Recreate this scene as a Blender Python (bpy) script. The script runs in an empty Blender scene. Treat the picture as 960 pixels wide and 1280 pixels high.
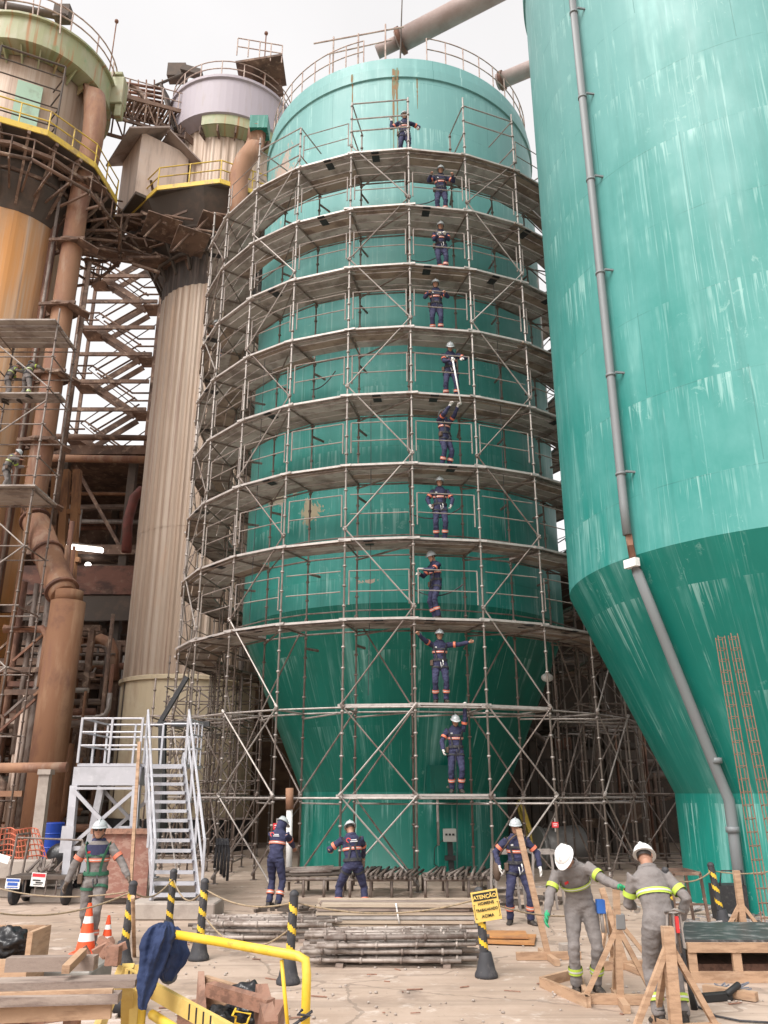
import bpy, math, random
from math import sin, cos, pi, radians, atan2, sqrt
from mathutils import Vector, Matrix, noise
R = radians
random.seed(7)
scene = bpy.context.scene
COL = scene.collection

# ------------------------------------------------------------------ camera, sky, sun, exposure
PITCH = R(19.0); FPX = 1016.0; EYE = 2.05
cam_d = bpy.data.cameras.new('camera'); cam = bpy.data.objects.new('camera', cam_d); COL.objects.link(cam)
cam.location = (0, 0, EYE); cam.rotation_euler = (R(90) + PITCH, 0, 0)
cam_d.sensor_fit = 'VERTICAL'; cam_d.sensor_height = 36; cam_d.lens = 36 * FPX / 1280.0
cam_d.clip_start = 0.1; cam_d.clip_end = 3000
scene.camera = cam
scene.render.resolution_x = 768; scene.render.resolution_y = 1024

SUN_EL, SUN_ROT = 50, 215
world = bpy.data.worlds.new('World'); scene.world = world; world.use_nodes = True
wn = world.node_tree; wn.nodes.clear()
wo = wn.nodes.new('ShaderNodeOutputWorld'); bg = wn.nodes.new('ShaderNodeBackground')
sky = wn.nodes.new('ShaderNodeTexSky'); sky.sky_type = 'NISHITA'; sky.sun_disc = False
sky.sun_elevation = R(SUN_EL); sky.sun_rotation = R(SUN_ROT); sky.air_density = 1.0; sky.dust_density = 6.0
hs = wn.nodes.new('ShaderNodeHueSaturation'); hs.inputs['Saturation'].default_value = 0.12   # overcast: grey-white cloud light
tint = wn.nodes.new('ShaderNodeMix'); tint.data_type = 'RGBA'; tint.blend_type = 'MULTIPLY'
tint.inputs[0].default_value = 1; tint.inputs[7].default_value = (1.015, 0.99, 0.98, 1)
cloud = wn.nodes.new('ShaderNodeMix'); cloud.data_type = 'RGBA'; cloud.inputs[0].default_value = .62     # even cloud sheet over the sky
ctc = wn.nodes.new('ShaderNodeTexCoord'); cno = wn.nodes.new('ShaderNodeTexNoise'); cno.inputs['Scale'].default_value = 2.2; cno.inputs['Detail'].default_value = 5
wn.links.new(ctc.outputs['Generated'], cno.inputs['Vector'])
cmr = wn.nodes.new('ShaderNodeMapRange'); cmr.inputs[1].default_value = .35; cmr.inputs[2].default_value = .65; cmr.inputs[3].default_value = 2.35; cmr.inputs[4].default_value = 2.75
wn.links.new(cno.outputs[0], cmr.inputs[0])
wn.links.new(sky.outputs[0], hs.inputs['Color']); wn.links.new(hs.outputs[0], cloud.inputs[6]); wn.links.new(cmr.outputs[0], cloud.inputs[7]); wn.links.new(cloud.outputs[2], tint.inputs[6])
wn.links.new(tint.outputs[2], bg.inputs[0]); wn.links.new(bg.outputs[0], wo.inputs[0])
bg.inputs[1].default_value = 0.15
sl = bpy.data.lights.new('sun', 'SUN'); sl.energy = 1.0; sl.angle = R(32); sl.color = (1.0, 0.95, 0.9)
sun = bpy.data.objects.new('sun', sl); COL.objects.link(sun)
# behind the camera to its left, through thick cloud
sd = Vector((sin(R(SUN_ROT)) * cos(R(SUN_EL)), cos(R(SUN_ROT)) * cos(R(SUN_EL)), sin(R(SUN_EL))))
sun.rotation_euler = sd.to_track_quat('Z', 'Y').to_euler()
sun.location = sd * 60
scene.view_settings.view_transform = 'Standard'; scene.view_settings.look = 'None'
scene.view_settings.gamma = 1.0; scene.view_settings.exposure = 1.38
scene.render.engine = 'CYCLES'
scene.cycles.max_bounces = 8; scene.cycles.diffuse_bounces = 5

# ------------------------------------------------------------------ measuring helpers (photo pixel -> point in the place)
CP, SP = cos(PITCH), sin(PITCH)
def ray(px, py):
    u, v = px - 480, 640 - py
    return Vector((u, FPX * CP - v * SP, FPX * SP + v * CP))
def ground(px, py, z=0.0):
    r = ray(px, py); t = (z - EYE) / r.z
    return Vector((r.x * t, r.y * t, z))
def at(px, py, Y):
    r = ray(px, py); t = Y / r.y
    return Vector((r.x * t, Y, EYE + r.z * t))

# ------------------------------------------------------------------ materials
MATS = {}
def _new(name):
    m = bpy.data.materials.new(name); m.use_nodes = True
    nt = m.node_tree; nt.nodes.clear()
    out = nt.nodes.new('ShaderNodeOutputMaterial'); b = nt.nodes.new('ShaderNodeBsdfPrincipled')
    nt.links.new(b.outputs[0], out.inputs[0])
    return m, nt, b
def c4(c): return (c[0], c[1], c[2], 1)
def mth(nt, op, a, b=None, clamp=False):
    n = nt.nodes.new('ShaderNodeMath'); n.operation = op; n.use_clamp = clamp
    for i, v in enumerate((a, b)):
        if v is None: continue
        if isinstance(v, (int, float)): n.inputs[i].default_value = v
        else: nt.links.new(v, n.inputs[i])
    return n.outputs[0]
def ntex(nt, vec, scale=1.0, detail=4, rough=0.6, dist=0.0):
    n = nt.nodes.new('ShaderNodeTexNoise'); n.inputs['Scale'].default_value = scale
    n.inputs['Detail'].default_value = detail; n.inputs['Roughness'].default_value = rough
    n.inputs['Distortion'].default_value = dist
    nt.links.new(vec, n.inputs['Vector']); return n.outputs[0]
def vscale(nt, vec, s):
    n = nt.nodes.new('ShaderNodeVectorMath'); n.operation = 'MULTIPLY'
    nt.links.new(vec, n.inputs[0]); n.inputs[1].default_value = s; return n.outputs[0]
def ramp(nt, fac, lo, hi):
    n = nt.nodes.new('ShaderNodeMapRange'); n.interpolation_type = 'SMOOTHSTEP'
    n.inputs[1].default_value = lo; n.inputs[2].default_value = hi
    nt.links.new(fac, n.inputs[0]); return n.outputs[0]
def mixc(nt, fac, a, b):
    n = nt.nodes.new('ShaderNodeMix'); n.data_type = 'RGBA'
    if isinstance(fac, (int, float)): n.inputs[0].default_value = fac
    else: nt.links.new(fac, n.inputs[0])
    for i, v in ((6, a), (7, b)):
        if isinstance(v, tuple): n.inputs[i].default_value = c4(v)
        else: nt.links.new(v, n.inputs[i])
    return n.outputs[2]
def mat(name, base, layers=(), rough=0.7, metal=0.0, bump=0.0, bscale=20, spec=0.5, bstretch=(1, 1, 1), cyl=False, rnoise=0.0):
    """layers: (colour, (sx,sy,sz), lo, hi, amount)"""
    if name in MATS: return MATS[name]
    m, nt, b = _new(name)
    tc = nt.nodes.new('ShaderNodeTexCoord'); vec = tc.outputs['Object']
    if cyl:
        s = nt.nodes.new('ShaderNodeSeparateXYZ'); nt.links.new(vec, s.inputs[0])
        a = mth(nt, 'ARCTAN2', s.outputs[0], mth(nt, 'MULTIPLY', s.outputs[1], -1.0))
        c = nt.nodes.new('ShaderNodeCombineXYZ')
        nt.links.new(mth(nt, 'MULTIPLY', a, 5.0), c.inputs[0]); nt.links.new(s.outputs[2], c.inputs[2])
        vec = c.outputs[0]
    col = None
    for i, (cc, sc, lo, hi, am) in enumerate(layers):
        f = ramp(nt, ntex(nt, vscale(nt, vec, sc), 1.0, 5, 0.65, 0.3 if i % 2 else 0.0), lo, hi)
        f = mth(nt, 'MULTIPLY', f, am)
        col = mixc(nt, f, col if col is not None else base, cc)
    if col is None: b.inputs['Base Color'].default_value = c4(base)
    else: nt.links.new(col, b.inputs['Base Color'])
    b.inputs['Roughness'].default_value = rough; b.inputs['Metallic'].default_value = metal
    b.inputs['Specular IOR Level'].default_value = spec
    if rnoise:
        rr = nt.nodes.new('ShaderNodeMapRange'); nt.links.new(ntex(nt, vscale(nt, vec, (2, 2, 1)), 1.0, 4), rr.inputs[0])
        rr.inputs[1].default_value = .3; rr.inputs[2].default_value = .7
        rr.inputs[3].default_value = max(0.05, rough - rnoise); rr.inputs[4].default_value = min(1, rough + rnoise)
        nt.links.new(rr.outputs[0], b.inputs['Roughness'])
    if bump:
        bn = nt.nodes.new('ShaderNodeBump'); bn.inputs['Strength'].default_value = bump; bn.inputs['Distance'].default_value = 0.02
        nt.links.new(ntex(nt, vscale(nt, vec, bstretch), bscale, 6), bn.inputs['Height'])
        nt.links.new(bn.outputs[0], b.inputs['Normal'])
    MATS[name] = m
    return m

# ------------------------------------------------------------------ scene tree helpers
ORG = {}
def root(name, label, cat, loc=(0, 0, 0), group=None, kind=None, rz=0.0):
    o = bpy.data.objects.new(name, None); COL.objects.link(o)
    o.location = loc; o.rotation_euler = (0, 0, rz); o.empty_display_size = 0.2
    o['label'] = label; o['category'] = cat
    if group: o['group'] = group
    if kind: o['kind'] = kind
    ORG[o.name] = Vector(loc)
    return o
def tag(o, label=None, cat=None, group=None, kind=None):
    if label: o['label'] = label
    if cat: o['category'] = cat
    if group: o['group'] = group
    if kind: o['kind'] = kind
    return o
def copy_tree(o, parent=None):
    c = o.copy(); COL.objects.link(c); c.parent = parent
    for ch in list(o.children): copy_tree(ch, c)
    return c
def dup(o, loc, rz=0.0, label=None, group=None):
    c = copy_tree(o); c.location = loc; c.rotation_euler = (0, 0, rz)
    if label: c['label'] = label
    if group: c['group'] = group
    return c

def frame(d):
    d = Vector(d).normalized()
    up = Vector((0, 0, 1)) if abs(d.z) < 0.95 else Vector((0, 1, 0))
    x = d.cross(up).normalized(); y = x.cross(d).normalized()
    return x, y, d
class MB:
    def __init__(s): s.v = []; s.f = []; s.m = []; s.sm = []
    def add(s, vs, fs, mi=0, smooth=False):
        n = len(s.v); s.v += [Vector(v) for v in vs]
        for f in fs: s.f.append([i + n for i in f]); s.m.append(mi); s.sm.append(smooth)
        return s
    def box(s, c, size, rz=0.0, M=None, mi=0):
        hx, hy, hz = size[0] / 2, size[1] / 2, size[2] / 2
        vs = [Vector((x * hx, y * hy, z * hz)) for z in (-1, 1) for y in (-1, 1) for x in (-1, 1)]
        m = M if M is not None else Matrix.Rotation(rz, 3, 'Z')
        vs = [m @ v + Vector(c) for v in vs]
        return s.add(vs, [(0, 2, 3, 1), (4, 5, 7, 6), (0, 1, 5, 4), (2, 6, 7, 3), (0, 4, 6, 2), (1, 3, 7, 5)], mi)
    def bar(s, p, q, w, h, roll=0.0, mi=0):
        """rectangular bar from p to q: w sideways, h 'upwards'"""
        p, q = Vector(p), Vector(q); x, y, d = frame(q - p)
        if roll:
            m = Matrix.Rotation(roll, 3, d); x = m @ x; y = m @ y
        vs = [e + x * a * w / 2 + y * b * h / 2 for e in (p, q) for a, b in ((-1, -1), (1, -1), (1, 1), (-1, 1))]
        return s.add(vs, [(3, 2, 1, 0), (4, 5, 6, 7), (0, 1, 5, 4), (1, 2, 6, 5), (2, 3, 7, 6), (3, 0, 4, 7)], mi)
    def tube(s, p, q, r1, r2=None, n=8, mi=0, cap=True):
        p, q = Vector(p), Vector(q); r2 = r1 if r2 is None else r2
        x, y, d = frame(q - p)
        vs = [e + (x * cos(2 * pi * i / n) + y * sin(2 * pi * i / n)) * r for e, r in ((p, r1), (q, r2)) for i in range(n)]
        fs = [(i, (i + 1) % n, n + (i + 1) % n, n + i) for i in range(n)]
        s.add(vs, fs, mi, n > 6)
        if cap:
            k = len(s.v) - 2 * n
            s.f.append([k + i for i in range(n)][::-1]); s.m.append(mi); s.sm.append(False)
            s.f.append([k + n + i for i in range(n)]); s.m.append(mi); s.sm.append(False)
        return s
    def path(s, pts, r, n=8, mi=0, cap=True, radii=None):
        pts = [Vector(p) for p in pts]; K = len(pts); rings = []
        up = None
        for i, p in enumerate(pts):
            d = (pts[min(i + 1, K - 1)] - pts[max(i - 1, 0)]).normalized()
            if up is None: x, y, _ = frame(d)
            else:
                x = (up - d * up.dot(d)).normalized(); y = d.cross(x)
            up = x; rr = radii[i] if radii else r
            rings.append([p + (x * cos(2 * pi * k / n) + y * sin(2 * pi * k / n)) * rr for k in range(n)])
        vs = [v for rg in rings for v in rg]
        fs = [(i * n + k, i * n + (k + 1) % n, (i + 1) * n + (k + 1) % n, (i + 1) * n + k) for i in range(K - 1) for k in range(n)]
        s.add(vs, fs, mi, n > 5)
        if cap:
            b = len(s.v) - K * n
            s.f.append([b + i for i in range(n)][::-1]); s.m.append(mi); s.sm.append(False)
            s.f.append([b + (K - 1) * n + i for i in range(n)]); s.m.append(mi); s.sm.append(False)
        return s
    def lathe(s, prof, n=32, c=(0, 0, 0), a0=0.0, a1=2 * pi, mi=0, smooth=True, rib=0.0, nrib=0):
        """prof: [(r, z)]"""
        full = abs(a1 - a0 - 2 * pi) < 1e-6; cols = n if full else n + 1; c = Vector(c); vs = []
        for r, z in prof:
            for i in range(cols):
                a = a0 + (a1 - a0) * i / n
                rr = r
                if rib and r > 0.01: rr = r + (rib if (i % 4) < 2 else 0.0)
                vs.append(c + Vector((sin(a) * rr, -cos(a) * rr, z)))
        fs = []
        for j in range(len(prof) - 1):
            for i in range(n):
                k = (i + 1) % cols
                fs.append((j * cols + i, j * cols + k, (j + 1) * cols + k, (j + 1) * cols + i))
        return s.add(vs, fs, mi, smooth and not rib)
    def ell(s, c, rx, ry, rz, n=12, m=8, M=None, mi=0, z0=-1.0, z1=1.0):
        vs = []; M = M if M is not None else Matrix.Identity(3)
        for j in range(m + 1):
            t = -pi / 2 + pi * j / m
            zz = max(z0, min(z1, sin(t))); rr = sqrt(max(0, 1 - zz * zz)) if z0 < sin(t) < z1 else cos(t)
            rr = max(rr, 1e-4)
            for i in range(n):
                a = 2 * pi * i / n
                vs.append(M @ Vector((rx * rr * cos(a), ry * rr * sin(a), rz * zz)) + Vector(c))
        fs = [(j * n + i, j * n + (i + 1) % n, (j + 1) * n + (i + 1) % n, (j + 1) * n + i) for j in range(m) for i in range(n)]
        s.add(vs, fs, mi, True)
        b = len(s.v) - n * (m + 1)
        s.f.append([b + i for i in range(n)][::-1]); s.m.append(mi); s.sm.append(True)
        s.f.append([b + m * n + i for i in range(n)]); s.m.append(mi); s.sm.append(True)
        return s
    def loft(s, rings, mi=0, smooth=True, cap=True):
        n = len(rings[0]); vs = [v for r in rings for v in r]; K = len(rings)
        fs = [(i * n + k, i * n + (k + 1) % n, (i + 1) * n + (k + 1) % n, (i + 1) * n + k) for i in range(K - 1) for k in range(n)]
        s.add(vs, fs, mi, smooth)
        if cap:
            b = len(s.v) - K * n
            s.f.append([b + i for i in range(n)][::-1]); s.m.append(mi); s.sm.append(False)
            s.f.append([b + (K - 1) * n + i for i in range(n)]); s.m.append(mi); s.sm.append(False)
        return s
    def build(s, name, mats, parent=None, label=None, bevel=0.0, kind=None):
        if not isinstance(mats, (list, tuple)): mats = [mats]
        org = ORG.get(parent.name, Vector()) if parent is not None else Vector()
        me = bpy.data.meshes.new(name)
        me.from_pydata([tuple(v - org) for v in s.v], [], s.f)
        for m in mats: me.materials.append(m)
        me.polygons.foreach_set('material_index', s.m)
        me.polygons.foreach_set('use_smooth', s.sm)
        me.update()
        o = bpy.data.objects.new(name, me); COL.objects.link(o)
        if parent is not None: o.parent = parent
        ORG[o.name] = org
        if label: o['label'] = label
        if kind: o['kind'] = kind
        if bevel:
            bm = o.modifiers.new('b', 'BEVEL'); bm.width = bevel; bm.segments = 1; bm.limit_method = 'ANGLE'
        return o
def single(mb, name, mats, label, cat, group=None, kind=None, bevel=0.0):
    """one-mesh thing with its origin at its base centre"""
    xs = [v.x for v in mb.v]; ys = [v.y for v in mb.v]; zs = [v.z for v in mb.v]
    org = Vector(((min(xs) + max(xs)) / 2, (min(ys) + max(ys)) / 2, min(zs)))
    for v in mb.v: v -= org
    o = mb.build(name, mats, None, bevel=bevel); o.location = org
    ORG[o.name] = org
    for v in mb.v: v += org
    return tag(o, label, cat, group, kind)
def textmesh(txt, size, m, parent, M, name='lettering', extrude=0.002, bold=0.0, sx=1.0):
    cu = bpy.data.curves.new('t', 'FONT'); cu.body = txt; cu.size = size; cu.align_x = 'CENTER'; cu.align_y = 'CENTER'
    cu.extrude = extrude; cu.offset = bold; cu.space_character = 1.05
    t = bpy.data.objects.new('t', cu); COL.objects.link(t)
    dg = bpy.context.evaluated_depsgraph_get(); dg.update()
    me = bpy.data.meshes.new_from_object(t.evaluated_get(dg))
    bpy.data.objects.remove(t); me.name = name
    me.transform(Matrix.Scale(sx, 4, (1, 0, 0)))
    me.transform(M); me.materials.clear(); me.materials.append(m)
    o = bpy.data.objects.new(name, me); COL.objects.link(o); o.parent = parent
    return o

# ------------------------------------------------------------------ palette
galv = mat('galvanised_tube', (0.33, 0.295, 0.27), [((0.20, 0.17, 0.155), (6, 6, 2), .45, .65, .8), ((0.55, 0.5, 0.47), (9, 9, 3), .55, .75, .6)], rough=.5, metal=.35)
galv_dark = mat('weathered_tube', (0.20, 0.165, 0.145), [((0.11, 0.075, 0.06), (5, 5, 2), .45, .6, .8), ((0.32, 0.28, 0.26), (9, 9, 3), .55, .75, .5)], rough=.65, metal=.2)
plank = mat('scaffold_deck_board', (0.36, 0.32, 0.29), [((0.17, 0.135, 0.12), (1.5, 1.5, 1.5), .45, .62, .8), ((0.36, 0.33, 0.31), (4, 4, 4), .5, .7, .5)], rough=.8, bump=.3, bscale=12)
plank_b = mat('brown_deck_board', (0.32, 0.25, 0.20), [((0.15, 0.10, 0.08), (1.5, 1.5, 1.5), .45, .62, .8)], rough=.85, bump=.3, bscale=12)
plank_c = mat('pale_deck_board', (0.44, 0.41, 0.385), [((0.24, 0.2, 0.18), (2, 2, 2), .45, .62, .8)], rough=.7, bump=.3, bscale=12)
frame_m = mat('guard_frame_tube', (0.27, 0.23, 0.205), [((0.17, 0.14, 0.125), (6, 6, 2), .45, .65, .8)], rough=.6, metal=.2)
plank_edge = mat('deck_edge_metal', (0.43, 0.395, 0.37), [((0.3, 0.27, 0.25), (5, 5, 5), .45, .65, .7)], rough=.5, metal=.3)
black_paint = mat('black_paint', (0.02, 0.02, 0.022), [((0.08, 0.075, 0.07), (20, 20, 20), .5, .7, .5)], rough=.6)
rust = mat('rusty_steel', (0.20, 0.095, 0.06), [((0.09, 0.045, 0.035), (1.2, 1.2, .5), .42, .62, .85), ((0.38, 0.24, 0.17), (2.5, 2.5, .8), .5, .7, .6)], rough=.85, bump=.3, bscale=25)
rust_light = mat('faded_rusty_duct', (0.29, 0.155, 0.09), [((0.18, 0.085, 0.06), (.9, .9, .35), .42, .62, .8), ((0.36, 0.26, 0.19), (2.2, 2.2, .5), .5, .68, .6)], rough=.8, bump=.25, bscale=18)
duct_brown = mat('brown_painted_duct', (0.175, 0.085, 0.045), [((0.27, 0.165, 0.10), (1.5, 1.5, .25), .45, .62, .6), ((0.10, 0.045, 0.03), (.8, .8, .6), .5, .66, .7), ((0.13, 0.06, 0.045), (3, 3, .4), .52, .7, .7)], rough=.8, bump=.2, bscale=18, spec=.3)
beam_brown = mat('rusty_beam', (0.17, 0.105, 0.075), [((0.07, 0.045, 0.035), (1, 1, 1), .42, .6, .8), ((0.42, 0.31, 0.23), (3, 3, 3), .52, .7, .6)], rough=.85)
dark_steel = mat('sooty_steel', (0.075, 0.06, 0.05), [((0.12, 0.085, 0.065), (1.2, 1.2, 1.2), .45, .65, .8)], rough=.85)
yellow = mat('yellow_paint', (0.72, 0.46, 0.03), [((0.35, 0.16, 0.04), (9, 9, 9), .6, .7, .8), ((0.8, 0.6, 0.12), (3, 3, 3), .45, .65, .5)], rough=.5, bump=.1)
yellow_rail = mat('yellow_guard_paint', (0.6, 0.42, 0.06), [((0.3, 0.2, 0.1), (3, 3, 3), .5, .65, .7)], rough=.6)
grey_paint = mat('grey_painted_steel', (0.42, 0.42, 0.45), [((0.3, 0.3, 0.32), (2, 2, 2), .45, .65, .5), ((0.55, 0.55, 0.57), (7, 7, 7), .55, .7, .4)], rough=.45, metal=.1)
wood = mat('pine_timber', (0.42, 0.27, 0.17), [((0.25, 0.15, 0.09), (3, 3, 18), .45, .62, .7), ((0.55, 0.40, 0.28), (1.5, 1.5, 4), .5, .7, .6)], rough=.8, bump=.3, bscale=30)
wood_red = mat('reddish_timber', (0.30, 0.16, 0.11), [((0.16, 0.085, 0.06), (14, 2, 14), .45, .62, .8), ((0.42, 0.27, 0.2), (3, 1, 3), .5, .7, .6)], rough=.8, bump=.3, bscale=30)
wood_old = mat('weathered_timber', (0.27, 0.21, 0.175), [((0.14, 0.10, 0.085), (2, 14, 14), .45, .62, .8), ((0.4, 0.33, 0.28), (1, 5, 5), .5, .7, .6)], rough=.85, bump=.3, bscale=30)
rubber = mat('black_rubber', (0.035, 0.035, 0.04), [((0.13, 0.12, 0.115), (8, 8, 5), .5, .7, .6)], rough=.7)
concrete = mat('block_concrete', (0.36, 0.31, 0.27), [((0.24, 0.2, 0.175), (2, 2, 2), .45, .65, .7)], rough=.9, bump=.3, bscale=20)
cream = mat('cream_paint', (0.62, 0.52, 0.36), [((0.42, 0.3, 0.2), (1.5, 1.5, .25), .5, .7, .7), ((0.7, 0.62, 0.47), (1, 1, 1), .5, .7, .5)], rough=.6)
white_p = mat('white_paint', (0.75, 0.74, 0.72), [((0.5, 0.48, 0.45), (6, 6, 6), .55, .7, .6)], rough=.5)
orange_cone = mat('cone_orange', (0.75, 0.085, 0.02), [((0.45, 0.06, 0.03), (9, 9, 9), .5, .7, .6)], rough=.45)
# ------------------------------------------------------------------ ground
def ground_mat():
    m, nt, b = _new('dusty_concrete_ground')
    tc = nt.nodes.new('ShaderNodeTexCoord'); vec = tc.outputs['Object']
    a = ramp(nt, ntex(nt, vec, .35, 6, .65), .35, .68)
    c = mixc(nt, a, (0.335, 0.25, 0.19), (0.46, 0.36, 0.29))
    c = mixc(nt, mth(nt, 'MULTIPLY', ramp(nt, ntex(nt, vscale(nt, vec, (.9, 1.6, 1)), 1.0, 7, .7, .8), .52, .66), .75), c, (0.27, 0.20, 0.155))
    c = mixc(nt, mth(nt, 'MULTIPLY', ramp(nt, ntex(nt, vec, 2.3, 5, .7, .4), .56, .7), .7), c, (0.60, 0.52, 0.46))
    c = mixc(nt, mth(nt, 'MULTIPLY', ramp(nt, ntex(nt, vec, 14, 4, .7), .62, .72), .6), c, (0.17, 0.125, 0.1))
    vo = nt.nodes.new('ShaderNodeTexVoronoi'); vo.feature = 'DISTANCE_TO_EDGE'; vo.inputs['Scale'].default_value = .28
    wv = nt.nodes.new('ShaderNodeVectorMath'); wv.operation = 'ADD'; nt.links.new(vec, wv.inputs[0])
    nz = nt.nodes.new('ShaderNodeTexNoise'); nz.inputs['Scale'].default_value = 1.1; nz.inputs['Detail'].default_value = 5; nt.links.new(vec, nz.inputs['Vector'])
    nt.links.new(nz.outputs['Color'], wv.inputs[1]); nt.links.new(wv.outputs[0], vo.inputs['Vector'])
    crack = mth(nt, 'LESS_THAN', vo.outputs['Distance'], .006)
    c = mixc(nt, mth(nt, 'MULTIPLY', crack, .45), c, (0.12, 0.09, 0.07))
    oil = mth(nt, 'MULTIPLY', ramp(nt, ntex(nt, vec, .8, 4, .6, .5), .62, .70), .55)
    c = mixc(nt, oil, c, (0.15, 0.115, 0.095))
    trk = mth(nt, 'MULTIPLY', ramp(nt, ntex(nt, vscale(nt, vec, (.12, 2.2, 1)), 1.0, 4, .7, 1.2), .50, .62), .45)
    c = mixc(nt, trk, c, (0.235, 0.18, 0.14))
    nt.links.new(c, b.inputs['Base Color']); b.inputs['Roughness'].default_value = .9
    bn = nt.nodes.new('ShaderNodeBump'); bn.inputs['Strength'].default_value = .35; bn.inputs['Distance'].default_value = .02
    nt.links.new(ntex(nt, vec, 9, 8, .7), bn.inputs['Height']); nt.links.new(bn.outputs[0], b.inputs['Normal'])
    return m
g = MB()
N = 60
gx = [-1500, -600, -250, -120] + [-60 + 120 * i / 60 for i in range(61)] + [120, 250, 600, 1500]
gy = [-1500, -600, -200, -60] + [-20 + 80 * i / 60 for i in range(61)] + [120, 250, 600, 1500]
vs = [(x, y, 0.012 * noise.noise(Vector((x * .5, y * .5, 0))) if abs(x) < 60 and -20 < y < 60 else 0) for y in gy for x in gx]
W = len(gx)
g.add(vs, [(j * W + i, j * W + i + 1, (j + 1) * W + i + 1, (j + 1) * W + i) for j in range(len(gy) - 1) for i in range(W - 1)], smooth=True)
tag(g.build('ground', ground_mat()), 'dusty beige concrete yard littered with scaffold parts', 'ground', kind='structure')

# ------------------------------------------------------------------ the two green silos
def silo_mat(name, shell, pale, cone, zj, peel):
    m, nt, b = _new(name)
    tc = nt.nodes.new('ShaderNodeTexCoord')
    s = nt.nodes.new('ShaderNodeSeparateXYZ'); nt.links.new(tc.outputs['Object'], s.inputs[0])
    ang = mth(nt, 'MULTIPLY', mth(nt, 'ARCTAN2', s.outputs[0], mth(nt, 'MULTIPLY', s.outputs[1], -1.0)), 5.0)
    z = s.outputs[2]
    cb = nt.nodes.new('ShaderNodeCombineXYZ'); nt.links.new(ang, cb.inputs[0]); nt.links.new(z, cb.inputs[2]); vec = cb.outputs[0]
    def N(sc, det=5, r=.65, d=0.0): return ntex(nt, vscale(nt, vec, sc), 1.0, det, r, d)
    # chalked paint on the shell in broad patches
    c = mixc(nt, ramp(nt, N((.35, 1, .22), 6), .35, .65), shell, pale)
    c = mixc(nt, mth(nt, 'MULTIPLY', ramp(nt, N((3.2, 1, .18)), .45, .7), .4), c, tuple(x * .72 for x in shell))
    flare_z = mth(nt, 'MULTIPLY', ramp(nt, mth(nt, 'ADD', z, mth(nt, 'MULTIPLY', N((.3, 1, .15), 4), 6.0)), 12.0, 28.0), .68)   # lens flare and open-sky light painted in, paling the shell towards the top
    c = mixc(nt, flare_z, c, (.20, .36, .36))
    # cone and skirt keep their gloss green
    iscone = mth(nt, 'LESS_THAN', z, zj)
    cc = mixc(nt, mth(nt, 'MULTIPLY', ramp(nt, N((.6, 1, .35)), .4, .7), .6), cone, tuple(x * 1.35 + .004 for x in cone))
    c = mixc(nt, iscone, c, cc)
    # weld seams every 1.9 m with leached drips hanging from them
    zz = mth(nt, 'DIVIDE', mth(nt, 'ADD', z, mth(nt, 'MULTIPLY', N((.25, 1, .1), 2), .12)), 1.9)
    fr = mth(nt, 'FRACT', zz)
    seam = mth(nt, 'GREATER_THAN', fr, .988)
    seam_n = ramp(nt, N((1.2, 1, .5)), .42, .6)
    upper = mth(nt, 'GREATER_THAN', z, zj)
    c = mixc(nt, mth(nt, 'MULTIPLY', mth(nt, 'MULTIPLY', seam, seam_n), mth(nt, 'MULTIPLY', upper, .35)), c, tuple(x * .45 for x in shell))
    drip_len = mth(nt, 'SUBTRACT', 1.0, mth(nt, 'MULTIPLY', ramp(nt, N((9, 1, .05), 2), .38, .72), .75))
    drip = mth(nt, 'MULTIPLY', ramp(nt, fr, .0, 1.0), ramp(nt, mth(nt, 'SUBTRACT', fr, drip_len), 0, .12))
    drip = mth(nt, 'MULTIPLY', drip, ramp(nt, N((11, 1, .25), 3), .46, .60))
    drip = mth(nt, 'MULTIPLY', drip, ramp(nt, N((.5, 1, .4), 3), .45, .6))
    c = mixc(nt, mth(nt, 'MULTIPLY', drip, .42), c, (.44, .66, .62))
    # long thin white runs
    run = mth(nt, 'MULTIPLY', ramp(nt, N((4.2, 1, .06), 7, .72, .15), .575, .65), ramp(nt, N((1.1, 1, .5), 5, .7), .46, .60))
    c = mixc(nt, mth(nt, 'MULTIPLY', run, .48), c, (.46, .68, .64))
    wide = mth(nt, 'MULTIPLY', ramp(nt, N((1.6, 1, .09), 5, .65, .3), .5, .72), ramp(nt, N((.5, 1, .35), 4), .4, .65))
    c = mixc(nt, mth(nt, 'MULTIPLY', wide, .45), c, (.30, .56, .53))
    vs_ = mth(nt, 'LESS_THAN', mth(nt, 'FRACT', mth(nt, 'ADD', mth(nt, 'DIVIDE', ang, 5.4), mth(nt, 'MULTIPLY', mth(nt, 'FLOOR', mth(nt, 'DIVIDE', z, 1.9)), .37))), .004)
    c = mixc(nt, mth(nt, 'MULTIPLY', mth(nt, 'MULTIPLY', vs_, mth(nt, 'GREATER_THAN', z, zj)), .4), c, tuple(x * .5 for x in shell))
    run2 = mth(nt, 'MULTIPLY', ramp(nt, N((11, 1, .11), 6, .72, .2), .56, .66), ramp(nt, N((.45, 1, .3), 4, .7), .46, .56))
    c = mixc(nt, mth(nt, 'MULTIPLY', run2, .4), c, (.36, .58, .55))
    # scabby patches
    blot = mth(nt, 'MULTIPLY', ramp(nt, N((4, 1, 3.5), 8, .78, .6), .57, .63), ramp(nt, N((.5, 1, .4), 3), .50, .60))
    c = mixc(nt, mth(nt, 'MULTIPLY', blot, .22), c, (.45, .66, .60))
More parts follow.
